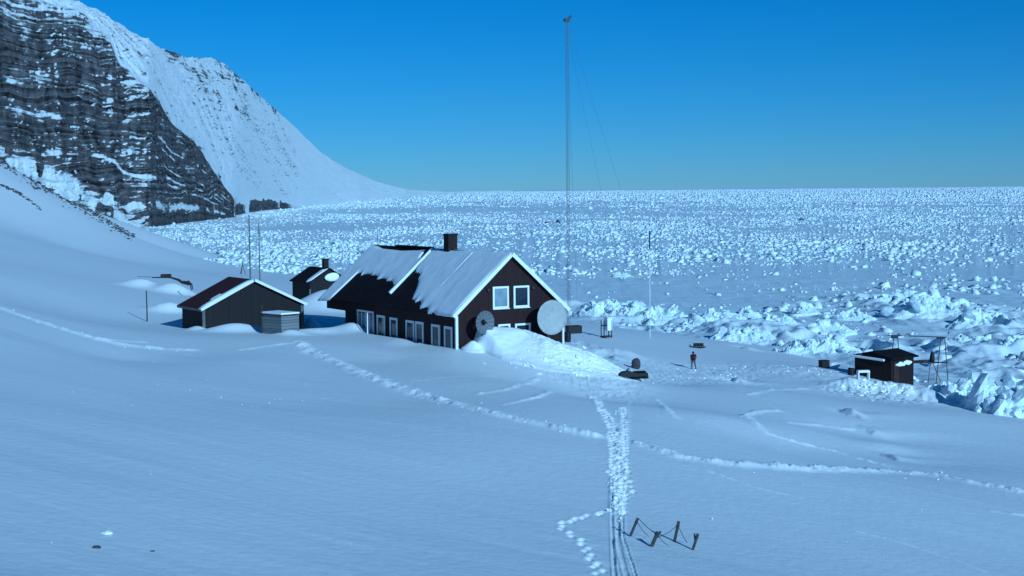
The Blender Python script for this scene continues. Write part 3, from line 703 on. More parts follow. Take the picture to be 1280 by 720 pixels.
snow_sheet('roof_snow', 0, 12.75, LU + .45, lerp([(12.7,.17),(13.6,.16),(13.8,.03),(15,.05),(18,.075),(22,.06),(23.5,.02),(25,0)]), lerp([(12.7,.64),(13.5,.63),(17,.58),(20,.54),(22.0,.50),(22.25,.52),(22.6,.95),(23,1.02),(25,1.05)]), .16, house, 3)
snow_sheet('roof_snow', 0, -.42, 12.45, lerp([(0,0),(7,.0),(9,.02),(12.5,.0)]), lerp([(-.5,1.01),(2.2,1.01),(3,.99),(4.2,.955),(6,.90),(7.4,.84),(8.4,.79),(9.5,.62),(10.7,.44),(12,.38),(12.5,.34)]), .17, house, 5)
snow_sheet('roof_snow', 1, -.42, LU + .42, lerp([(0,0),(25,0)]), lerp([(0,1.01),(25,1.01)]), .17, house, 8)
o_, d, n_ = roof_frame(0)
MB().bar(o_ + Vector((0, 12.6, 0)) + d * (.02 * SLEN) + n_ * .2, o_ + Vector((0, 12.6, 0)) + d * (.80 * SLEN) + n_ * .2, .26, .30, up=n_).build('roof_rib', 'snow_roof', house, bevel=.05)
MB().bar(o_ + Vector((0, 5.4, 0)) + d * .3 + n_ * .27, o_ + Vector((0, 5.4, 0)) + d * (.80 * SLEN) + n_ * .245, .22, .03, up=n_).build('roof_seam', 'snow_roof', house)
for yb, off in ((-.40, 0), (LU + .40, 0)):
    for side in (0, 1):
        o_, d, n_ = roof_frame(side)
        a = o_ + Vector((0, yb, 0)) + n_ * .02 - d * (.0 if side else -.14); b = o_ + Vector((0, yb, 0)) + d * (SLEN + .02) + n_ * .02
        MB().bar(a, b, .08, .30, up=n_).build('bargeboard', 'white_paint', house)
MB().box((-.03, -.04, (e - .25 - 1.5) / 2 - .1), (.22, .16, e - .1 + 1.5)).build('corner_board', 'white_paint', house)
MB().box((W + .03, -.04, (e - .25 - 1.5) / 2 - .1), (.16, .16, e - .1 + 1.5)).build('corner_board', 'white_paint', house)
# chimney: found on the ridge line where the photo has it
ch = MB(); ch.box((W / 2, 9.8, rd + .5), (.86, .86, 1.8)); chim = ch.build('chimney', 'brick', house)
MB().box((W / 2, 9.8, rd + 1.46), (.96, .96, .14)).build('chimney_cap', 'brick', chim)
MB().box((W / 2, 16.5, rd + .24), (.5, 6.5, .14)).build('ridge_board', 'roof_felt', house)
MB().tube([(W / 2, LU - .6, rd), (W / 2, LU - .6, rd + 1.9)], .02).build('aerial', 'dark_metal', house)
def gable_s(px):                              # metre along the gable plane seen at photo column px
    d = ray(px, 380); k = d.x / d.y; return (N.x - k * N.y) / (k * UY - UX)
def side_t(px):
    d = ray(px, 400); k = d.x / d.y; return (N.x - k * N.y) / (k * UX + UY)
def window(parent, px0, px1, py0, py1, wall, pane, bars=0, fw=.16):
    if wall == 'gable':
        s0, s1 = gable_s(px0), gable_s(px1); D = N.y + UY * (s0 + s1) / 2
    else:
        s0, s1 = sorted((side_t(px0), side_t(px1))); D = N.y + UX * (s0 + s1) / 2
    z1, z0 = hz(zpx(py0, D, (px0 + px1) / 2)), hz(zpx(py1, D, (px0 + px1) / 2))
    def P(s, q, z): return (s, -q, z) if wall == 'gable' else (-q, s, z)
    def bx(m, a, b, q0, q1, zz0, zz1):
        pa, pb = P(a, q0, zz0), P(b, q1, zz1)
        m.box([(i + j) / 2 for i, j in zip(pa, pb)], [abs(i - j) for i, j in zip(pa, pb)])
    m = MB()
    bx(m, s0, s0 + fw, .02, .10, z0, z1); bx(m, s1 - fw, s1, .02, .10, z0, z1)
    bx(m, s0 + fw, s1 - fw, .02, .10, z1 - fw, z1); bx(m, s0 + fw, s1 - fw, .02, .13, z0, z0 + fw)
    for i in range(bars):
        c_ = s0 + fw + (s1 - s0 - 2 * fw) * (i + 1) / (bars + 1); bx(m, c_ - .04, c_ + .04, .03, .085, z0 + fw, z1 - fw)
    w = empty('window', (0, 0, 0)); w.parent = parent
    m.build('frame', 'white_paint', w)
    m = MB(); bx(m, s0 + fw * .9, s1 - fw * .9, .016, .045, z0 + fw * .9, z1 - fw * .9); m.build('pane', pane, w)
    if wall == 'gable':
        m = MB(); bx(m, s0 - .04, s1 + .04, .018, .19, z0 - .06, z0 - .004); m.build('sill', 'white_paint', w)
    return w
window(house, 615.5, 635.5, 358, 385.5, 'gable', 'glass_pale')
window(house, 641.5, 661, 357, 384, 'gable', 'glass_dark')
window(house, 622, 637, 405, 430, 'gable', 'glass_dark')
window(house, 643, 662.5, 404, 430, 'gable', 'glass_dark')
for a, b, t in [(472, 482, 394), (488, 497.5, 397), (508, 518.5, 400.5), (520, 530, 402), (540, 550.5, 405.5), (556, 566, 408)]:
    window(house, a, b, t, t + 34, 'side', 'glass_dark', 0, .20)
window(house, 447.5, 468, 388, 418, 'side', 'glass_pale', 3, .16)
for px in (609.5, 665):
    s_ = gable_s(px); MB().box((s_, -.14, hz(zpx(361.5, 121))), (.22, .2, .2)).build('wall_lamp', 'dark_metal', house, bevel=.03)

def house_pt(s, q, z=0):                      # s along the gable, q metres out from it
    return Vector((N.x + s * UX + q * UY, N.y + s * UY - q * UX, z))
# solid dish in front of the gable
p = house_pt(7.72, 1.6); zc = zpx(396.5, p.y, 688); g = ground(p.x, p.y)
dish = empty('dish_antenna', (p.x, p.y, g - .3), HROT, 'large solid pale grey round dish in front of the house gable', 'dish antenna')
def dish_shell(rad, depth, th, n=48, rings=8):
    V, Fq = [], []
    for sgn in (0, 1):
        for i in range(rings + 1):
            r_ = rad * i / rings
            for k in range(n):
                t = 2 * math.pi * k / n; V.append((r_ * math.cos(t), depth * (r_ / rad) ** 2 * -1 + sgn * th, r_ * math.sin(t)))
    for sgn in (0, 1):
        b = sgn * (rings + 1) * n
        for i in range(rings):
            for k in range(n):
                q = (b + i * n + k, b + i * n + (k + 1) % n, b + (i + 1) * n + (k + 1) % n, b + (i + 1) * n + k); Fq.append(q if sgn else q[::-1])
    b = (rings + 1) * n
    for k in range(n): Fq.append((rings * n + k, rings * n + (k + 1) % n, b + rings * n + (k + 1) % n, b + rings * n + k))
    return V, Fq
hc = zc - (g - .3)
V, Fq = dish_shell(1.36, .28, .05); m = MB(); m.v = [(x, y, z + hc) for x, y, z in V]; m.f = Fq; m.build('reflector', 'grey_dish', dish, smooth=True)
m = MB(); m.tube([(1.37 * math.cos(t), -.27, 1.37 * math.sin(t) + hc) for t in [2 * math.pi * k / 48 for k in range(49)]], .035, 6); m.build('rim', 'grey_dish', dish)
MB().tube([(0, .32, 0), (0, .32, hc)], .09, 10).tube([(0, .32, hc), (0, .05, hc)], .08, 8).build('mast', 'galv', dish)
# open mesh dish
p = house_pt(1.75, 1.15); g = ground(p.x, p.y); zc = zpx(403, p.y, 602)
md = empty('mesh_antenna', (p.x, p.y, g - .3), HROT + .15, 'wheel-like mesh dish antenna with radial spokes by the gable corner', 'dish antenna')
hc = zc - (g - .3); RAD = .92; SP = 14
for k in range(SP):
    t0, t1 = 2 * math.pi * (k + .06) / SP, 2 * math.pi * (k + .94) / SP; m = MB(); vs = []
    for h in (0, .015):
        for r_, t in ((.24, t0), (.24, t1), (.6, t1), (.6, t0), (RAD, t1), (RAD, t0)):
            vs.append((r_ * math.cos(t), -.25 * (r_ / RAD) ** 2 + h, r_ * math.sin(t) + hc))
    m.add(vs, [(0, 1, 2, 3), (3, 2, 4, 5), (9, 8, 7, 6), (11, 10, 8, 9), (0, 3, 9, 6), (3, 5, 11, 9), (1, 7, 8, 2), (2, 8, 10, 4), (5, 4, 10, 11), (0, 6, 7, 1)])
    m.build('petal', 'mesh_dish', md)
for k in range(SP):
    t = 2 * math.pi * k / SP
    MB().tube([(.1 * math.cos(t), .02, .1 * math.sin(t) + hc), (.6 * math.cos(t), -.08, .6 * math.sin(t) + hc), (RAD * math.cos(t), -.24, RAD * math.sin(t) + hc)], .018, 5).build('spoke', 'dark_metal', md)
MB().tube([(RAD * math.cos(t), -.24, RAD * math.sin(t) + hc) for t in [2 * math.pi * k / 40 for k in range(41)]], .022, 5).build('rim', 'galv', md)
MB().tube([(0, .1, hc), (0, -.45, hc)], .07, 8).build('feed', 'dark_metal', md)
MB().tube([(0, .15, 0), (0, .15, hc)], .06, 8).build('mast', 'dark_metal', md)

# ------------------------------------------------------------------ huts
def gable_hut(name, label, cat, P0, rz, W_, L_, zb, eave, ridge, wallm, roofm, oh=.3, trim=True, bx_off=0):
    """x along the gable wall, y back along the ridge; P0 = near corner on plan"""
    h = empty(name, (P0.x, P0.y, zb), rz, label, cat)
    e_, r_ = eave - zb, ridge - zb
    MB().prism([(0, -2), (W_, -2), (W_, e_), (W_ / 2, r_), (0, e_)], 0, L_).build('wall', wallm, h)
    an = math.atan((r_ - e_) / (W_ / 2)); ln = (W_ / 2 + oh) / math.cos(an)
    fr = []
    m = MB()
    for sg in (-1, 1):
        o_ = Vector((W_ / 2, 0, r_ + .06)); d = Vector((sg * math.cos(an), 0, -math.sin(an))); n_ = Vector((sg * math.sin(an), 0, math.cos(an))); fr.append((o_, d, n_))
        vs = [o_ + Vector((0, y, 0)) + d * b + n_ * q for y in (-oh, L_ + oh) for b in (0, ln) for q in (0, .1)]
        m.add(vs, [(0, 1, 3, 2), (4, 6, 7, 5), (0, 4, 5, 1), (2, 3, 7, 6), (0, 2, 6, 4), (1, 5, 7, 3)])
    ro = m.build('roof', roofm, h)
    return h, fr, ln
def sheet_on(fr, y0, y1, b0, b1, th, parent, name='roof_snow', seed=1, m='snow_roof'):
    o_, d, n_ = fr; A = np.linspace(y0, y1, 24); B = np.linspace(0, 1, 14); V = []
    for i, a in enumerate(A):
        j = .12 * math.sin(a * 3.1 + seed) + .1 * math.sin(a * 7.7 + seed * 2)
        for t in B:
            b = b0 + j * (b0 > .05) + (b1 - b0) * t; u = 2 * i / 23 - 1
            V.append(tuple(o_ + Vector((0, a, 0)) + d * b + n_ * (.105 + th * (1 - u ** 8) * (1 - (2 * t - 1) ** 8) + .01)))
    b = len(V); nA, K = 24, 14; Fq = [tuple(q) for q in grid_faces(nA, K)]
    rim = [i * K for i in range(nA)] + [(nA - 1) * K + k for k in range(1, K)] + [i * K + K - 1 for i in range(nA - 2, -1, -1)] + [k for k in range(K - 2, 0, -1)]
    for r_ in rim: V.append(tuple(Vector(V[r_]) - n_ * .05))
    for i in range(len(rim)): Fq.append((rim[i], rim[(i + 1) % len(rim)], b + (i + 1) % len(rim), b + i))
    mm = MB(); mm.v = V; mm.f = Fq; return mm.build(name, m, parent, smooth=True)
# low wide shed on the left
P1 = at(255, 412, 139); W1, L1 = 9.8, 5.6
ez = zpx(386, 139, 250); rz_ = zpx(351, 142, 313)
shed, fr, ln = gable_hut('shed', 'low wide dark shed with dull red roof and snow-edged gable left of the house', 'shed', P1, HROT + .02, W1, L1, P1.z - .3, ez, rz_, 'dark_wall', 'red_roof', .35)
sheet_on(fr[1], -.33, L1 + .33, .0, ln + .03, .16, shed, seed=2)
sheet_on(fr[0], -.33, .35, .0, ln + .02, .13, shed, seed=4)
sheet_on(fr[0], .2, 1.1, 3.0, 4.2, .12, shed, seed=5)
for i, (o_, d, n_) in enumerate(fr):
    MB().bar(o_ + Vector((0, -.40, 0)) + n_ * .05 + d * (.1 if i == 0 else 0), o_ + Vector((0, -.40, 0)) + n_ * .05 + d * (ln + .02), .07, .24, up=n_).build('bargeboard', 'white_paint', shed)
MB().bar(fr[0][0] + Vector((0, -.3, 0)) + fr[0][1] * (ln + .03), fr[0][0] + Vector((0, L1 + .3, 0)) + fr[0][1] * (ln + .03), .06, .2).build('fascia', 'galv', shed)
for x_ in (-.02, W1 + .02):
    MB().box((x_, -.03, (ez - P1.z + .3 - 2) / 2), (.26 if x_ < 1 else .3, .14, ez - P1.z + .3 + 1.9)).build('corner_board', 'galv', shed)
# dark two-roofed cabin behind it
P2 = at(388, 388, 178); k2 = 178 / F
W2, L2 = 4.9, 5.0
zb2 = ground(P2.x, P2.y) - .3
cab, fr2, ln2 = gable_hut('cabin', 'small dark cabin with chimney behind the shed, half hidden by the house roof', 'cabin', P2, HROT + .02, W2, L2, zb2, zpx(353, 178, 388), zpx(336, 180, 410), 'dark_wall', 'roof_felt', .25)
sheet_on(fr2[0], -.2, .75, .3, ln2 - .2, .12, cab, seed=6)
zr = zpx(336, 180, 410) - zb2
ch2 = MB().box((W2 / 2, .9, zr + .35), (.6, .6, 1.5)).build('chimney', 'brick', cab); MB().box((W2 / 2, .9, zr + 1.14), (.72, .72, .1)).build('chimney_cap', 'brick', ch2)
V, Fq = ICO3
mm = MB(); mm.v = [(2.75 + .95 * x + .1 * z, -.22 + .28 * y, zpx(346.5, 179, 418) - zb2 + .52 * z * (1 + .1 * x)) for x, y, z in V]; mm.f = [tuple(q) for q in Fq]; mm.build('snow_cap', 'snow_dug', cab, smooth=True)
MB().box((-.02, -.03, .9), (.2, .12, 3.4)).build('corner_board', 'galv', cab)
# slatted bin beside the shed
P3 = at(352, 415, 130.5)
bn = empty('storage_bin', (P3.x, P3.y, P3.z - .3), HROT + .25, 'low blue-grey wooden bin with snow on its lid in front of the shed', 'bin')
zt = zpx(395, 130.5, 352) - (P3.z - .3)
MB().box((.95, 1.45, zt / 2 - .2), (1.9, 2.9, zt + .4)).build('body', 'bin_wall', bn)
MB().box((.95, 1.45, zt + .04), (2.1, 3.1, .09)).build('lid', 'dark_wood', bn)
mm = MB().box((.95, 1.45, zt + .16), (2.0, 3.0, .16)).build('lid_snow', 'snow_roof', bn, bevel=.06)
MB().box((-.05, 2.75, zt * .6), (.1, .1, zt * 1.2 + .9)).build('post', 'grey_wood', bn)

# boat hut on the right
P4 = at(1114, 474, 145)
zb4 = P4.z - .4
RH = HROT + .155
hut = empty('boat_hut', (P4.x, P4.y, zb4), RH, 'small dark hut with low pitched roof standing by the shore ice', 'hut')
k4 = 145 / F
ea4, ri4 = zpx(450, 145, 1107) - zb4, zpx(437, 149, 1112) - zb4
WX, LY = 3.6, 4.3                            # right-hand wall, left-hand wall
MB().prism([(0, -1.5), (WX, -1.5), (WX, ea4), (0, ea4)], 0, LY).build('wall', 'hut_wall', hut)
m = MB()                                      # roof: low pitch, ridge along x
A = [(-.3, -.35, ea4 + .02), (WX + .35, -.35, ea4 + .02), (WX + .35, LY / 2, ri4), (-.3, LY / 2, ri4), (WX + .35, LY + .35, ea4 + .02), (-.3, LY + .35, ea4 + .02)]
up_ = [(x, y, z + .14) for x, y, z in A]
m.add(A + up_, [(0, 3, 2, 1), (3, 5, 4, 2), (6, 7, 8, 9), (9, 8, 10, 11), (0, 1, 7, 6), (1, 2, 8, 7), (2, 4, 10, 8), (4, 5, 11, 10), (5, 3, 9, 11), (3, 0, 6, 9)])
m.build('roof', 'roof_felt', hut)
MB().prism([(-.02, ea4), (.02, ea4), (.02, ea4 + .01), (-.02, ea4 + .01)], 0, LY)
m = MB(); m.add([(-.03, 0, ea4), (-.03, LY, ea4), (-.03, LY / 2, ri4), (.03, 0, ea4), (.03, LY, ea4), (.03, LY / 2, ri4)], [(0, 2, 1), (3, 4, 5), (0, 1, 4, 3), (1, 2, 5, 4), (2, 0, 3, 5)])
m.build('gable_panel', 'hut_wall', hut)
MB().bar((-.42, .5, ea4 - .05), (-.42, LY + .2, ea4 + .12), .2, .24).build('eave_snow', 'snow_roof', hut, bevel=.08)
mm = MB(); rg = np.random.default_rng(12)
for i in range(9):
    V, Fq = ICO2; w_ = rg.uniform(.18, .36); V = V * np.array([w_ * 1.3, .10, w_ * .55]) * (1 + rg.uniform(-.25, .25, (len(V), 1)))
    mm.add([tuple(q) for q in V + np.array([.9 + .25 * i, -.02, ea4 - .62 + .028 * i + rg.uniform(-.14, .14)])], [tuple(q) for q in Fq])
mm.build('wall_snow', 'snow_dug', hut)
MB().box((.75, -.03, ea4 * .45), (.8, .06, ea4 * .85)).build('door', 'dark_wood', hut)
# white saw-bench and barrel by the hut
p = hit(1079, 474)
tb = empty('bench', (p.x, p.y, p.z - .05), RH - .55, 'small white bench with arched top in front of the boat hut', 'bench')
MB().box((0, 0, .72), (1.15, .5, .10)).build('bench_top', 'white_paint', tb, bevel=.02)
for sx in (-.5, .5): MB().box((sx, 0, .35), (.10, .44, .70)).build('leg', 'white_paint', tb)
MB().box((0, 0, .82), (1.1, .48, .12)).build('bench_snow', 'snow_roof', tb, bevel=.05)
p = hit(1064, 469)
MBb = MB().tube([(0, 0, 0), (0, 0, .25), (0, 0, .6), (0, 0, .8)], [.30, .33, .33, .30], 16)
br = empty('barrel', (p.x, p.y, p.z - .1), 0, 'dark barrel in the blue shade left of the boat hut', 'barrel'); MBb.build('drum', 'black', br, smooth=False)
for z_ in (.22, .58): MB().tube([(.335 * math.cos(t), .335 * math.sin(t), z_) for t in [2 * math.pi * k / 20 for k in range(21)]], .018, 5).build('hoop', 'dark_metal', br)
p = hit(1030, 459)
bx_ = empty('crate', (p.x, p.y, p.z - .1), .4, 'small dark open crate on the snow left of the boat hut', 'crate')
MB().box((0, 0, .35), (.85, .7, .8)).build('body', 'black', bx_); MB().box((0, 0, .78), (.92, .77, .07)).build('lid', 'dark_wood', bx_)
p = hit(1043, 460)
V, Fq = polytope(np.random.default_rng(77)); o = mesh_np('snow_block', V * np.array([.62, .5, .42]), Fq, 'snow_dug', loc=(p.x, p.y, p.z + .25)); tag(o, 'white cut snow block right beside the dark crate', 'snow block')
# wooden rack
base = hit(1178, 478, 100, 400); DR_ = 152.0
rk = empty('drying_rack', (at(1178, 474, DR_).x, DR_, at(1178, 474, DR_).z), 0, 'tall spindly wooden rack with a long top pole behind the boat hut', 'rack')
def rp(px, py, dy=0): 
    q = at(px, py, DR_ + dy); return (q.x - rk.location.x, q.y - rk.location.y, q.z - rk.location.z)
MB().tube([rp(1110, 419.5), rp(1146, 420.2), rp(1183, 421.5)], .055, 6).build('top_pole', 'grey_wood', rk)
for a, b in [((1117, 421, .0), (1113, 476, -.9)), ((1122, 421, 0), (1127, 474, .9)), ((1176, 422, 0), (1170, 480, -.9)), ((1181, 422, 0), (1185, 478, .9))]:
    MB().tube([rp(*a), rp(*b)], .045, 6).build('leg', 'grey_wood', rk)
MB().bar(rp(1138, 453.5), rp(1184, 453), .5, .09).build('shelf', 'grey_wood', rk)
for a, b in [((1163, 453.5), (1160, 479)), ((1166, 453.5), (1176, 478))]:
    MB().tube([rp(*a), rp(*b)], .035, 5).build('brace', 'grey_wood', rk)
MB().tube([rp(1114, 420.6), rp(1122, 421.2)], [.16, .16], 8).build('lashing', 'rope', rk); MB().tube([rp(1171, 422), rp(1180, 422.6)], [.11, .11], 8).build('lashing', 'rope', rk)
q = at(1165, 453, DR_)
sk_ = empty('sack', (q.x, q.y, q.z + .045), 0, 'dark upright sack standing on the shelf of the wooden rack', 'sack')
MB().tube([(0, 0, 0), (0, 0, .25), (.02, 0, .6), (.03, 0, .85), (.02, 0, .98)], [.22, .26, .23, .2, .1], 10).build('bag', 'black', sk_, smooth=True)
MB().tube([(.02, 0, .95), (.03, 0, 1.06)], [.07, .10], 8).build('tie', 'rope', sk_)
q = at(1150, 453, DR_)
bd = MB().bar((-.7, 0, .06), (.7, 0, .14), .25, .2).build('bundle', 'dark_wood', None, bevel=.05); bd.location = (q.x, q.y, q.z + .04); tag(bd, 'dark flat bundle lying on the rack shelf left of the sack', 'bundle')

# ------------------------------------------------------------------ masts and poles
pm = at(711, 392, 150.0); gz = ground(pm.x, pm.y)
top = at(710, 24, 150.0).z - gz
mast = empty('radio_mast', (pm.x, pm.y, gz - .2), .4, 'very tall thin lattice radio mast with guy wires rising behind the house', 'mast')
m = MB(); rw = .16; cor = [(rw * math.cos(t), rw * math.sin(t)) for t in (0, 2.094, 4.189)]
for i in range(3): MB().tube([(*cor[i], 0), (*cor[i], top)], .015, 5).build('leg', 'galv', mast)
zz_ = 0; k = 0
while zz_ < top - .5:
    for i in range(3):
        j = (i + 1) % 3
        m.bar((*cor[i], zz_), (*cor[j], zz_ + .55), .010); m.bar((*cor[i], zz_), (*cor[j], zz_), .010)
    zz_ += .55
m.build('lattice', 'galv', mast)
hd = MB().box((0, 0, top + .12), (.55, .3, .3)).build('wind_sensor', 'dark_metal', mast)
MB().bar((.15, 0, top + .2), (.5, 0, top + .55), .12, .2).build('vane', 'dark_metal', hd)
MI = Matrix.Rotation(-.4, 4, 'Z')
for (tx, ty, tz), fz in [((834, 428, 190), 1), ((789, 424, 178), .98), ((722, 384, 215), 1)]:
    g_ = at(tx, ty, tz); g_ = Vector((g_.x, g_.y, ground(g_.x, g_.y))) - Vector((pm.x, pm.y, gz - .2))
    MB().tube([MI @ Vector((0, 0, top * fz)), MI @ g_], .009, 4).build('guy_wire', 'galv', mast)
def pole(name, label, px, pyb, pyt, D, r, m, group=None, cap=None):
    b = at(px, pyb, D); g_ = min(ground(b.x, b.y), b.z) if D < 230 else b.z
    t = at(px, pyt, D).z
    o = empty(name, (b.x, b.y, g_ - .2), 0, label, 'pole', group)
    MB().tube([(0, 0, 0), (0, 0, (t - g_) * .55), (0, 0, t - g_ + .2)], [r, r * .9, r * .75], 8).build('shaft', m, o)
    if cap: MB().tube([(0, 0, t - g_ - cap), (0, 0, t - g_ + .15)], [r * 1.9, r * 1.9], 8).build('sleeve', 'grey_wood', o)
    return o
pole('flagpole', 'tall slender white pole with a darker top standing right of the house', 812.5, 425, 288, 176, .042, 'white_paint', cap=2.0)
pole('aerial_pole', 'taller left one of the two thin dark poles behind the shed', 313, 353, 268, 165, .085, 'galv', 'aerial poles behind the shed')
pole('aerial_pole', 'shorter right one of the two thin dark poles behind the shed', 325, 356, 277, 165, .07, 'galv', 'aerial poles behind the shed')
pole('marker_post', 'lone thin grey post in the snow left of the shed', 184, 402, 363, 150, .07, 'grey_wood')
p = at(460, 423, 130)
pole('marker_post', 'thin pale post beside the buried windows of the house', 459.5, 420, 391, 131, .06, 'white_paint')
# tripod stand behind the shed
p = at(303, 341, 240)
o = empty('tripod_stand', (p.x, p.y, p.z - .2), 0, 'small dark tripod stand on the snow behind the shed', 'stand')
for t in (0.3, 2.4, 4.5): MB().tube([(.5 * math.cos(t), .5 * math.sin(t), 0), (0, 0, 1.5)], .05, 5).build('leg', 'grey_wood', o)
MB().tube([(0, 0, 1.4), (0, 0, 2.1)], .07, 6).build('head', 'grey_wood', o)

# instrument screen
p = at(758, 421, 166); gz_ = ground(p.x, p.y); p.z = gz_
scn = empty('instrument_screen', p, .55, 'white louvred weather instrument box on a dark stand behind the house', 'weather screen')
k_ = p.y / F; zt_ = at(758, 397.5, p.y).z - gz_; zb_ = at(758, 413, p.y).z - gz_
MB().box((.25, 0, (zt_ + zb_) / 2), (.62, .62, zt_ - zb_)).build('body', 'white_paint', scn)
m = MB()
for i in range(9): m.box((.25, 0, zb_ + .1 + (zt_ - zb_ - .2) * i / 8), (.66, .66, .035))
m.build('louvres', 'white_paint', scn)
MB().box((.25, 0, zt_ + .05), (.78, .78, .08)).build('lid', 'white_paint', scn)
for sx in (-.5, .5):
    for sy in (-.28, .28): MB().box((sx, sy, zt_ * .45), (.07, .07, zt_ * .9)).build('leg', 'dark_wood', scn)
MB().box((-.02, 0, .18), (1.15, .7, .14)).build('platform', 'dark_wood', scn)
MB().box((-.3, .0, zb_ + .55), (.36, .5, .10)).build('shelf', 'dark_wood', scn)
# dark boxes beside the house
p = at(717, 415, 136); o = empty('crate', (p.x, p.y, p.z - .25), .3, 'dark crate with a snow cap just right of the house corner', 'crate')
MB().box((0, 0, .45), (1.3, .9, .62)).build('body', 'black', o, bevel=.03); MB().box((0, 0, .79), (1.36, .96, .06)).build('lid', 'dark_wood', o)
p = at(709.5, 423, 131); o = empty('barrel', (p.x, p.y, p.z - .3), 0, 'upright dark drum close against the right house corner', 'barrel')
MB().tube([(0, 0, 0), (0, 0, .3), (0, 0, .6), (0, 0, .85)], [.27, .29, .29, .27], 14).build('drum', 'black', o)
for z_ in (.3, .6): MB().tube([(.295 * math.cos(t), .295 * math.sin(t), z_) for t in [2 * math.pi * k / 20 for k in range(21)]], .018, 5).build('hoop', 'dark_metal', o)

# ------------------------------------------------------------------ yard things
p = hit(792, 474)
sm_ = sm = empty('snowmobile', (p.x, p.y, p.z + .02), .12, 'black snowmobile parked on the trampled snow in front of the house', 'snowmobile')
m = MB(); m.prism([(-1.15, .22), (-1.2, .55), (-.95, .80), (-.45, .86), (-.05, .70), (.25, .60), (1.05, .66), (1.2, .55), (1.15, .25)], -.33, .33); m.build('body', 'black', sm, bevel=.04)
MB().prism([(-.1, .66), (.05, .80), (.95, .82), (1.1, .68)], -.2, .2).build('seat', 'rubber', sm, bevel=.04)
MB().prism([(-.1, .02), (-.25, .14), (-.1, .28), (1.1, .28), (1.25, .14), (1.1, .02)], -.22, .22).build('track', 'rubber', sm)
MB().add([(-.62, -.28, .84), (-.62, .28, .84), (-.42, .22, 1.12), (-.42, -.22, 1.12), (-.58, -.28, .84), (-.58, .28, .84), (-.39, .22, 1.12), (-.39, -.22, 1.12)], [(0, 1, 2, 3), (7, 6, 5, 4), (0, 4, 5, 1), (1, 5, 6, 2), (2, 6, 7, 3), (3, 7, 4, 0)]).build('windscreen', 'glass_dark', sm)
MB().tube([(-.3, -.36, .92), (-.28, 0, .88), (-.3, .36, .92)], .025, 6).build('handlebar', 'dark_metal', sm)
for sy in (-.42, .42):
    MB().bar((-1.5, sy, .10), (-.5, sy, .03), .13, .03).bar((-1.65, sy, .22), (-1.5, sy, .10), .13, .03).build('ski', 'dark_metal', sm)
    MB().tube([(-.95, sy, .06), (-.85, sy * .7, .45)], .03, 5).build('strut', 'dark_metal', sm)
p = hit(795, 461)
V, Fq = ICO3
sm_.scale = (.95, .95, .74)
bu = mesh_np('covered_bundle', (V * np.array([.42, .34, .62])) * (1 + .16 * fbm(V[:, 0] * 2.2 + 3, V[:, 2] * 2.2 + V[:, 1], 3, 7))[:, None], Fq, 'canvas', smooth=True, loc=(p.x, p.y, p.z + .42))
tag(bu, 'rounded grey canvas bundle on the snow just behind the snowmobile', 'bundle')
p = hit(873, 435)
sg = empty('sledge', (p.x, p.y, p.z + .05), -.12, 'low dark sledge lying on the snow behind the walking person', 'sledge')
MB().box((0, 0, .32), (1.15, .7, .30)).build('load', 'black', sg, bevel=.06)
for sy in (-.36, .36):
    MB().tube([(-.95, sy, .32), (-.85, sy, .10), (-.65, sy, .02), (.65, sy, .02), (.8, sy, .10)], .045, 6).build('runner', 'dark_wood', sg)
m = MB()
for i in range(6): m.box((-.55 + .22 * i, 0, .13), (.1, .85, .06))
m.build('crossbars', 'dark_wood', sg)
# half-buried sledge and drift behind the shed
p = at(207, 352, 187); gs = ground(p.x, p.y)
ob = empty('buried_sledge', (p.x, p.y, at(207, 348.5, 187).z), 0, 'old dark sledge half buried on top of the snow drift behind the shed', 'sledge')
def sp(px, py): q = at(px, py, 187); return (q.x - ob.location.x, 0, q.z - ob.location.z)
for dy in (0, .8):
    MB().tube([(a, dy, c) for a, _, c in (sp(190, 347), sp(212, 347), sp(222, 350), sp(228, 354), sp(234, 352), sp(238, 356), sp(239.5, 363))], [.05, .07, .1, .11, .11, .08, .05], 7).build('runner', 'dark_wood', ob)
m = MB(); a = Vector(sp(205, 346)); m.box((a.x + .15, .4, a.z + .1), (1.2, .9, .42)); m.build('load', 'dark_wood', ob, bevel=.1)
m = MB(); a = Vector(sp(232, 354)); m.box((a.x, .4, a.z), (.9, .75, .38), rot=Euler((0, .3, 0)).to_matrix()); m.build('curved_front', 'dark_wood', ob, bevel=.1)
MB().tube([sp(172, 345.8), sp(206, 347)], .03, 5).build('lashing_pole', 'grey_wood', ob)

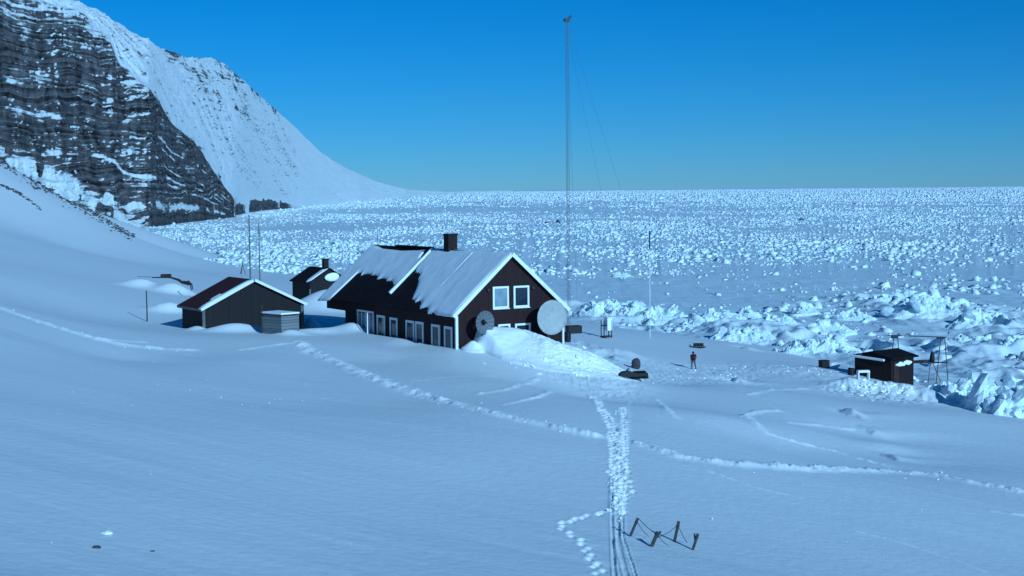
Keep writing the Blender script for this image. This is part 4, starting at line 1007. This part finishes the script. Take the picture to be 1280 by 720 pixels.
# stakes with guy cords in the foreground
STK = [(788.5, 668.5, 797.5, 647.5, .10, 'leftmost leaning wooden stake, right beside the ski tracks'), (815.5, 681, 822.5, 664.5, .13, 'short thick wooden stake, second of four from the left'),
       (843.5, 675.5, 848.5, 651.5, .11, 'tallest upright wooden stake, third of four from the left'), (866.5, 686, 872.5, 667, .10, 'forked wooden stake, rightmost of the four in the snow')]
SB = []
for bx0, by0, tx0, ty0, w_, lab in STK:
    b = hit(bx0, by0); t = at(tx0, ty0, b.y + .12); SB.append((b, t))
for i, ((b, t), q) in enumerate(zip(SB, STK)):
    o = empty('wooden_stake', (b.x, b.y, b.z), 0, q[5], 'stake', 'stakes roped together in the foreground snow')
    d = t - b; u = d.normalized()
    MB().bar(-u * .25, d, q[4], q[4] * .8, up=(0, 1, 0)).build('shaft', 'grey_wood', o, bevel=.012)
    if i in (1, 3):
        MB().bar(d * .35 + Vector((.02, .03, 0)), d * .97 + Vector((-.13 if i == 3 else .12, .04, .02)), .07, .06, up=(0, 1, 0)).build('fork', 'grey_wood', o, bevel=.01)
    MB().tube([d * .72 + u * (.05 * k / 3) + Vector((.0, 0, 0)) for k in range(4)], q[4] * .72, 8).build('rope_lashing', 'rope', o)
    cords = {0: [(811, 671)], 1: [(800, 652), (836, 683)], 2: [(824, 672), (859, 679)], 3: []}[i]
    for cx, cy in cords:
        e_ = hit(cx, cy) if (cx, cy) != (800, 652) else SB[0][1]
        e_ = e_ - b; s0 = d * .78; mid = (s0 + e_) / 2 + Vector((0, 0, -.05))
        MB().tube([s0, mid, e_], .013, 5).build('guy_cord', 'rope', o)
# small stones and clods on the near slope
for px, py, s, mt, lab in [(120, 685, .11, 'stone', 'small dark stone poking through the snow at the lower left'), (190, 690, .07, 'stone', 'tiny dark stone right of the larger one at the lower left'),
                       (132, 667, .2, 'snow_dug', 'small white snow clod above the dark stone at the lower left')]:
    p = hit(px, py); V, Fq = polytope(np.random.default_rng(int(px))); 
    o = mesh_np('stone' if mt == 'stone' else 'snow_clod', V * np.array([s * 1.3, s, s * .45]), Fq, mt, loc=(p.x, p.y, p.z + s * .1)); tag(o, lab, 'stone' if mt == 'stone' else 'snow clod')
# dark scree along the crest of the near slope
VV, FF, b = [], [], 0; rg = np.random.default_rng(5)
def scree_line(px, n, spread, s0, s1):
    global b
    t = np.array(px, float)
    for i in range(n):
        u = rg.uniform(t[0, 0], t[-1, 0]); v_ = np.interp(u, t[:, 0], t[:, 1]) + abs(rg.normal(0, spread)) 
        p = hit(u, v_ + 1.0, 100, 700)
        if p.z > 60 or p.y > 690: continue
        V, Fc = ICO1; s_ = rg.uniform(s0, s1) * (1 if rg.random() < .8 else 1.8)
        V = V * (1 + rg.uniform(-.3, .3, (len(V), 1))) * np.array([s_ * 1.5, s_, s_ * .7]); VV.append(V + np.array([p.x, p.y, p.z + .1 * s_])); FF.append(Fc + b); b += len(V)
ICO1 = ico(1)
scree_line([(-10, 194), (20, 209), (52, 229.5), (104, 256), (130, 271), (168, 292)], 800, 4.2, .05, .30)
scree_line([(-5, 226), (22, 238), (50, 258)], 90, 2.2, .08, .26)
o = mesh_np('scree', np.vstack(VV), np.vstack(FF), 'stone'); tag(o, 'band of dark scree showing along the crest of the near snow slope', 'scree', kind='stuff')
# kicked-up lumps: shovelled snow by the gable, along the trail and round the boat hut
LC = []
def lumps(px0, py0, sx, sy, n, s0, s1):
    for i in range(n):
        a_, b_ = random.gauss(0, 1), random.gauss(0, 1); LC.append((px0 + sx * a_, py0 + sy * b_, random.uniform(s0, s1)))
lumps(670, 452, 22, 6, 14, .08, .25); lumps(725, 468, 18, 4, 14, .08, .25); lumps(1100, 486, 26, 5, 90, .12, .4)
lumps(840, 472, 50, 4, 70, .06, .15); lumps(970, 462, 60, 3, 40, .08, .22); lumps(735, 446, 10, 4, 14, .12, .3); lumps(770, 585, 6, 38, 120, .04, .11)
for P_, w_, am, dp in TW[:2] + TW[3:4]:
    for q in P_:
        for _ in range(1): LC.append((None, (q[0] + random.gauss(0, w_ * .7), q[1] + random.gauss(0, w_ * 1.2)), random.uniform(.04, .12)))
for _ in range(14): LC.append((random.uniform(20, 620), random.uniform(445, 690), random.uniform(.03, .07)))
for _ in range(14): LC.append((random.gauss(320, 60), random.gauss(500, 22), random.uniform(.03, .07)))
for _ in range(8): LC.append((random.uniform(820, 1270), random.uniform(500, 715), random.uniform(.03, .09)))
pts = []
for a_, b_, s in LC:
    if a_ is None: x_, y_ = b_; pts.append((x_, y_, ground(x_, y_) + s * .05, s))
    else:
        p = hit(a_, b_, 40, 260); su, tu = house_uv(p.x, p.y)
        if 0 < tu < 25 and 0 < su < W: continue
        pts.append((p.x, p.y, p.z + s * .05, s))
pts = np.array(pts); v, f = blocks(pts[:, :3], pts[:, 3], np.full(len(pts), .7), np.random.default_rng(8), .3)
o = mesh_np('snow_lumps', v, f, 'snow_dug'); tag(o, 'loose lumps of kicked up and shovelled snow around the yard and tracks', 'snow lumps', kind='stuff')

# ------------------------------------------------------------------ the person
def person():
    p = hit(867, 462); o = empty('person', (p.x, p.y, p.z + .01), R(200), 'person in dark coat with red on it walking alone across the snowy yard', 'person')
    def skin(name, verts, edges, rad, m, sub=2):
        me = bpy.data.meshes.new(name); me.from_pydata(verts, edges, []); ob_ = bpy.data.objects.new(name, me); COL.objects.link(ob_)
        md_ = ob_.modifiers.new('skin', 'SKIN'); ob_.modifiers.new('sub', 'SUBSURF').levels = sub
        for i, r_ in enumerate(rad): me.skin_vertices[0].data[i].radius = (r_, r_) if not isinstance(r_, tuple) else r_
        me.skin_vertices[0].data[0].use_root = True
        dg = bpy.context.evaluated_depsgraph_get(); nm_ = bpy.data.meshes.new_from_object(ob_.evaluated_get(dg)); 
        ob_.modifiers.clear(); ob_.data = nm_; nm_.materials.clear(); nm_.materials.append(MATS[m])
        for q in nm_.polygons: q.use_smooth = True
        ob_.parent = o; return ob_
    # front is -y; walking, slight forward lean
    v = [(0, 0, .92), (0, -.02, 1.12), (0, -.05, 1.36), (0, -.06, 1.47), (0, -.08, 1.56), (0, -.10, 1.66), (0, -.10, 1.74),
         (.10, 0, .88), (.11, -.16, .50), (.11, -.14, .10), (.12, -.30, .05),
         (-.10, 0, .88), (-.11, .10, .50), (-.11, .30, .14), (-.12, .20, .04),
         (.20, -.05, 1.38), (.28, .10, 1.12), (.27, .02, .90), (-.20, -.05, 1.38), (-.28, -.12, 1.12), (-.25, -.30, .98)]
    ed = [(0, 1), (1, 2), (2, 3), (3, 4), (4, 5), (5, 6), (0, 7), (7, 8), (8, 9), (9, 10), (0, 11), (11, 12), (12, 13), (13, 14), (2, 15), (15, 16), (16, 17), (2, 18), (18, 19), (19, 20)]
    rad = [.15, .15, .17, .07, .09, .105, .07, .11, .085, .06, .05, .11, .085, .06, .05, .075, .06, .045, .075, .06, .045]
    skin('body', v, ed, rad, 'trousers')
    skin('coat', [(0, 0, .84), (0, -.01, .98), (0, -.04, 1.22), (0, -.055, 1.40), (.21, -.05, 1.38), (.29, .10, 1.12), (.28, .04, .95), (-.21, -.05, 1.38), (-.29, -.12, 1.12), (-.265, -.26, 1.0)],
         [(0, 1), (1, 2), (2, 3), (3, 4), (4, 5), (5, 6), (3, 7), (7, 8), (8, 9)], [.25, .24, .24, .20, .12, .10, .08, .12, .10, .08], 'coat')
    skin('hood', [(0, -.06, 1.50), (0, -.075, 1.62), (0, -.08, 1.75)], [(0, 1), (1, 2)], [.10, .135, .09], 'coat')
    skin('red_pack', [(-.06, .16, .98), (-.06, .17, 1.15), (-.06, .15, 1.34)], [(0, 1), (1, 2)], [.11, .14, .10], 'red_cloth')
    for sx, hx in ((1, (.27, .02, .90)), (-1, (-.25, -.30, .98))):
        m_ = [(0, 0, 0), (0, -.02, -.07)]; vv = [(hx[0], hx[1], hx[2]), (hx[0], hx[1] - .02, hx[2] - .09)]
        for k in range(4): vv += [(hx[0] - .03 + .02 * k, hx[1] - .03, hx[2] - .13), (hx[0] - .03 + .02 * k, hx[1] - .045, hx[2] - .17 + .008 * abs(k - 1))]
        vv += [(hx[0] + .02 * sx, hx[1] - .06, hx[2] - .09)]
        ee = [(0, 1)] + [(1, 2 + 2 * k) for k in range(4)] + [(2 + 2 * k, 3 + 2 * k) for k in range(4)] + [(1, 10)]
        skin('mitten', vv, ee, [.035, .04] + [.012, .010] * 4 + [.014], 'coat', 1)
    skin('boot', [(.11, -.14, .16), (.11, -.16, .06), (.12, -.32, .05)], [(0, 1), (1, 2)], [.075, .07, .055], 'black', 1)
    skin('boot', [(-.11, .30, .20), (-.11, .29, .09), (-.12, .14, .04)], [(0, 1), (1, 2)], [.075, .07, .055], 'black', 1)
    V, Fq = ICO3; mm = MB(); mm.v = [(x * .082, -.155 + y * .065, 1.635 + z * .11) for x, y, z in V] ; mm.f = [tuple(q) for q in Fq]; mm.build('face', 'skin', o, smooth=True)
    MB().add([(-.012, -.215, 1.66), (.012, -.215, 1.66), (.016, -.215, 1.62), (-.016, -.215, 1.62), (0, -.245, 1.625)], [(0, 1, 4), (1, 2, 4), (2, 3, 4), (3, 0, 4)]).build('nose', 'skin', o)
person()

# ------------------------------------------------------------------ light
W_ = bpy.data.worlds.new("World"); SC.world = W_; W_.use_nodes = True
nt = W_.node_tree; bg = nt.nodes['Background']; sk = nt.nodes.new('ShaderNodeTexSky'); sk.sky_type = 'NISHITA'
AZ, EL = 32, 22.5                               # sun behind the camera, to its right
sk.sun_disc = False; sk.sun_elevation = R(EL); sk.sun_rotation = R(180 - AZ)
sk.altitude = 3000; sk.dust_density = 0.0; sk.air_density = 1.15; sk.ozone_density = 8.6
nt.links.new(sk.outputs[0], bg.inputs[0]); bg.inputs[1].default_value = .056
sl_ = bpy.data.lights.new('sun', 'SUN'); sl_.energy = 3.2; sl_.angle = .009; sl_.color = (1, .965, .92)
so = bpy.data.objects.new('sun', sl_); COL.objects.link(so)
so.rotation_euler = Vector((math.sin(R(AZ)) * math.cos(R(EL)), -math.cos(R(AZ)) * math.cos(R(EL)), math.sin(R(EL)))).to_track_quat('Z', 'Y').to_euler()
so.location = (40, -60, 60)
vs_ = SC.view_settings; vs_.view_transform = 'Standard'; vs_.look = 'None'; vs_.exposure = -.05; vs_.gamma = 1; vs_.use_curve_mapping = False
vs_.use_white_balance = True; vs_.white_balance_temperature = 4050; vs_.white_balance_tint = -15
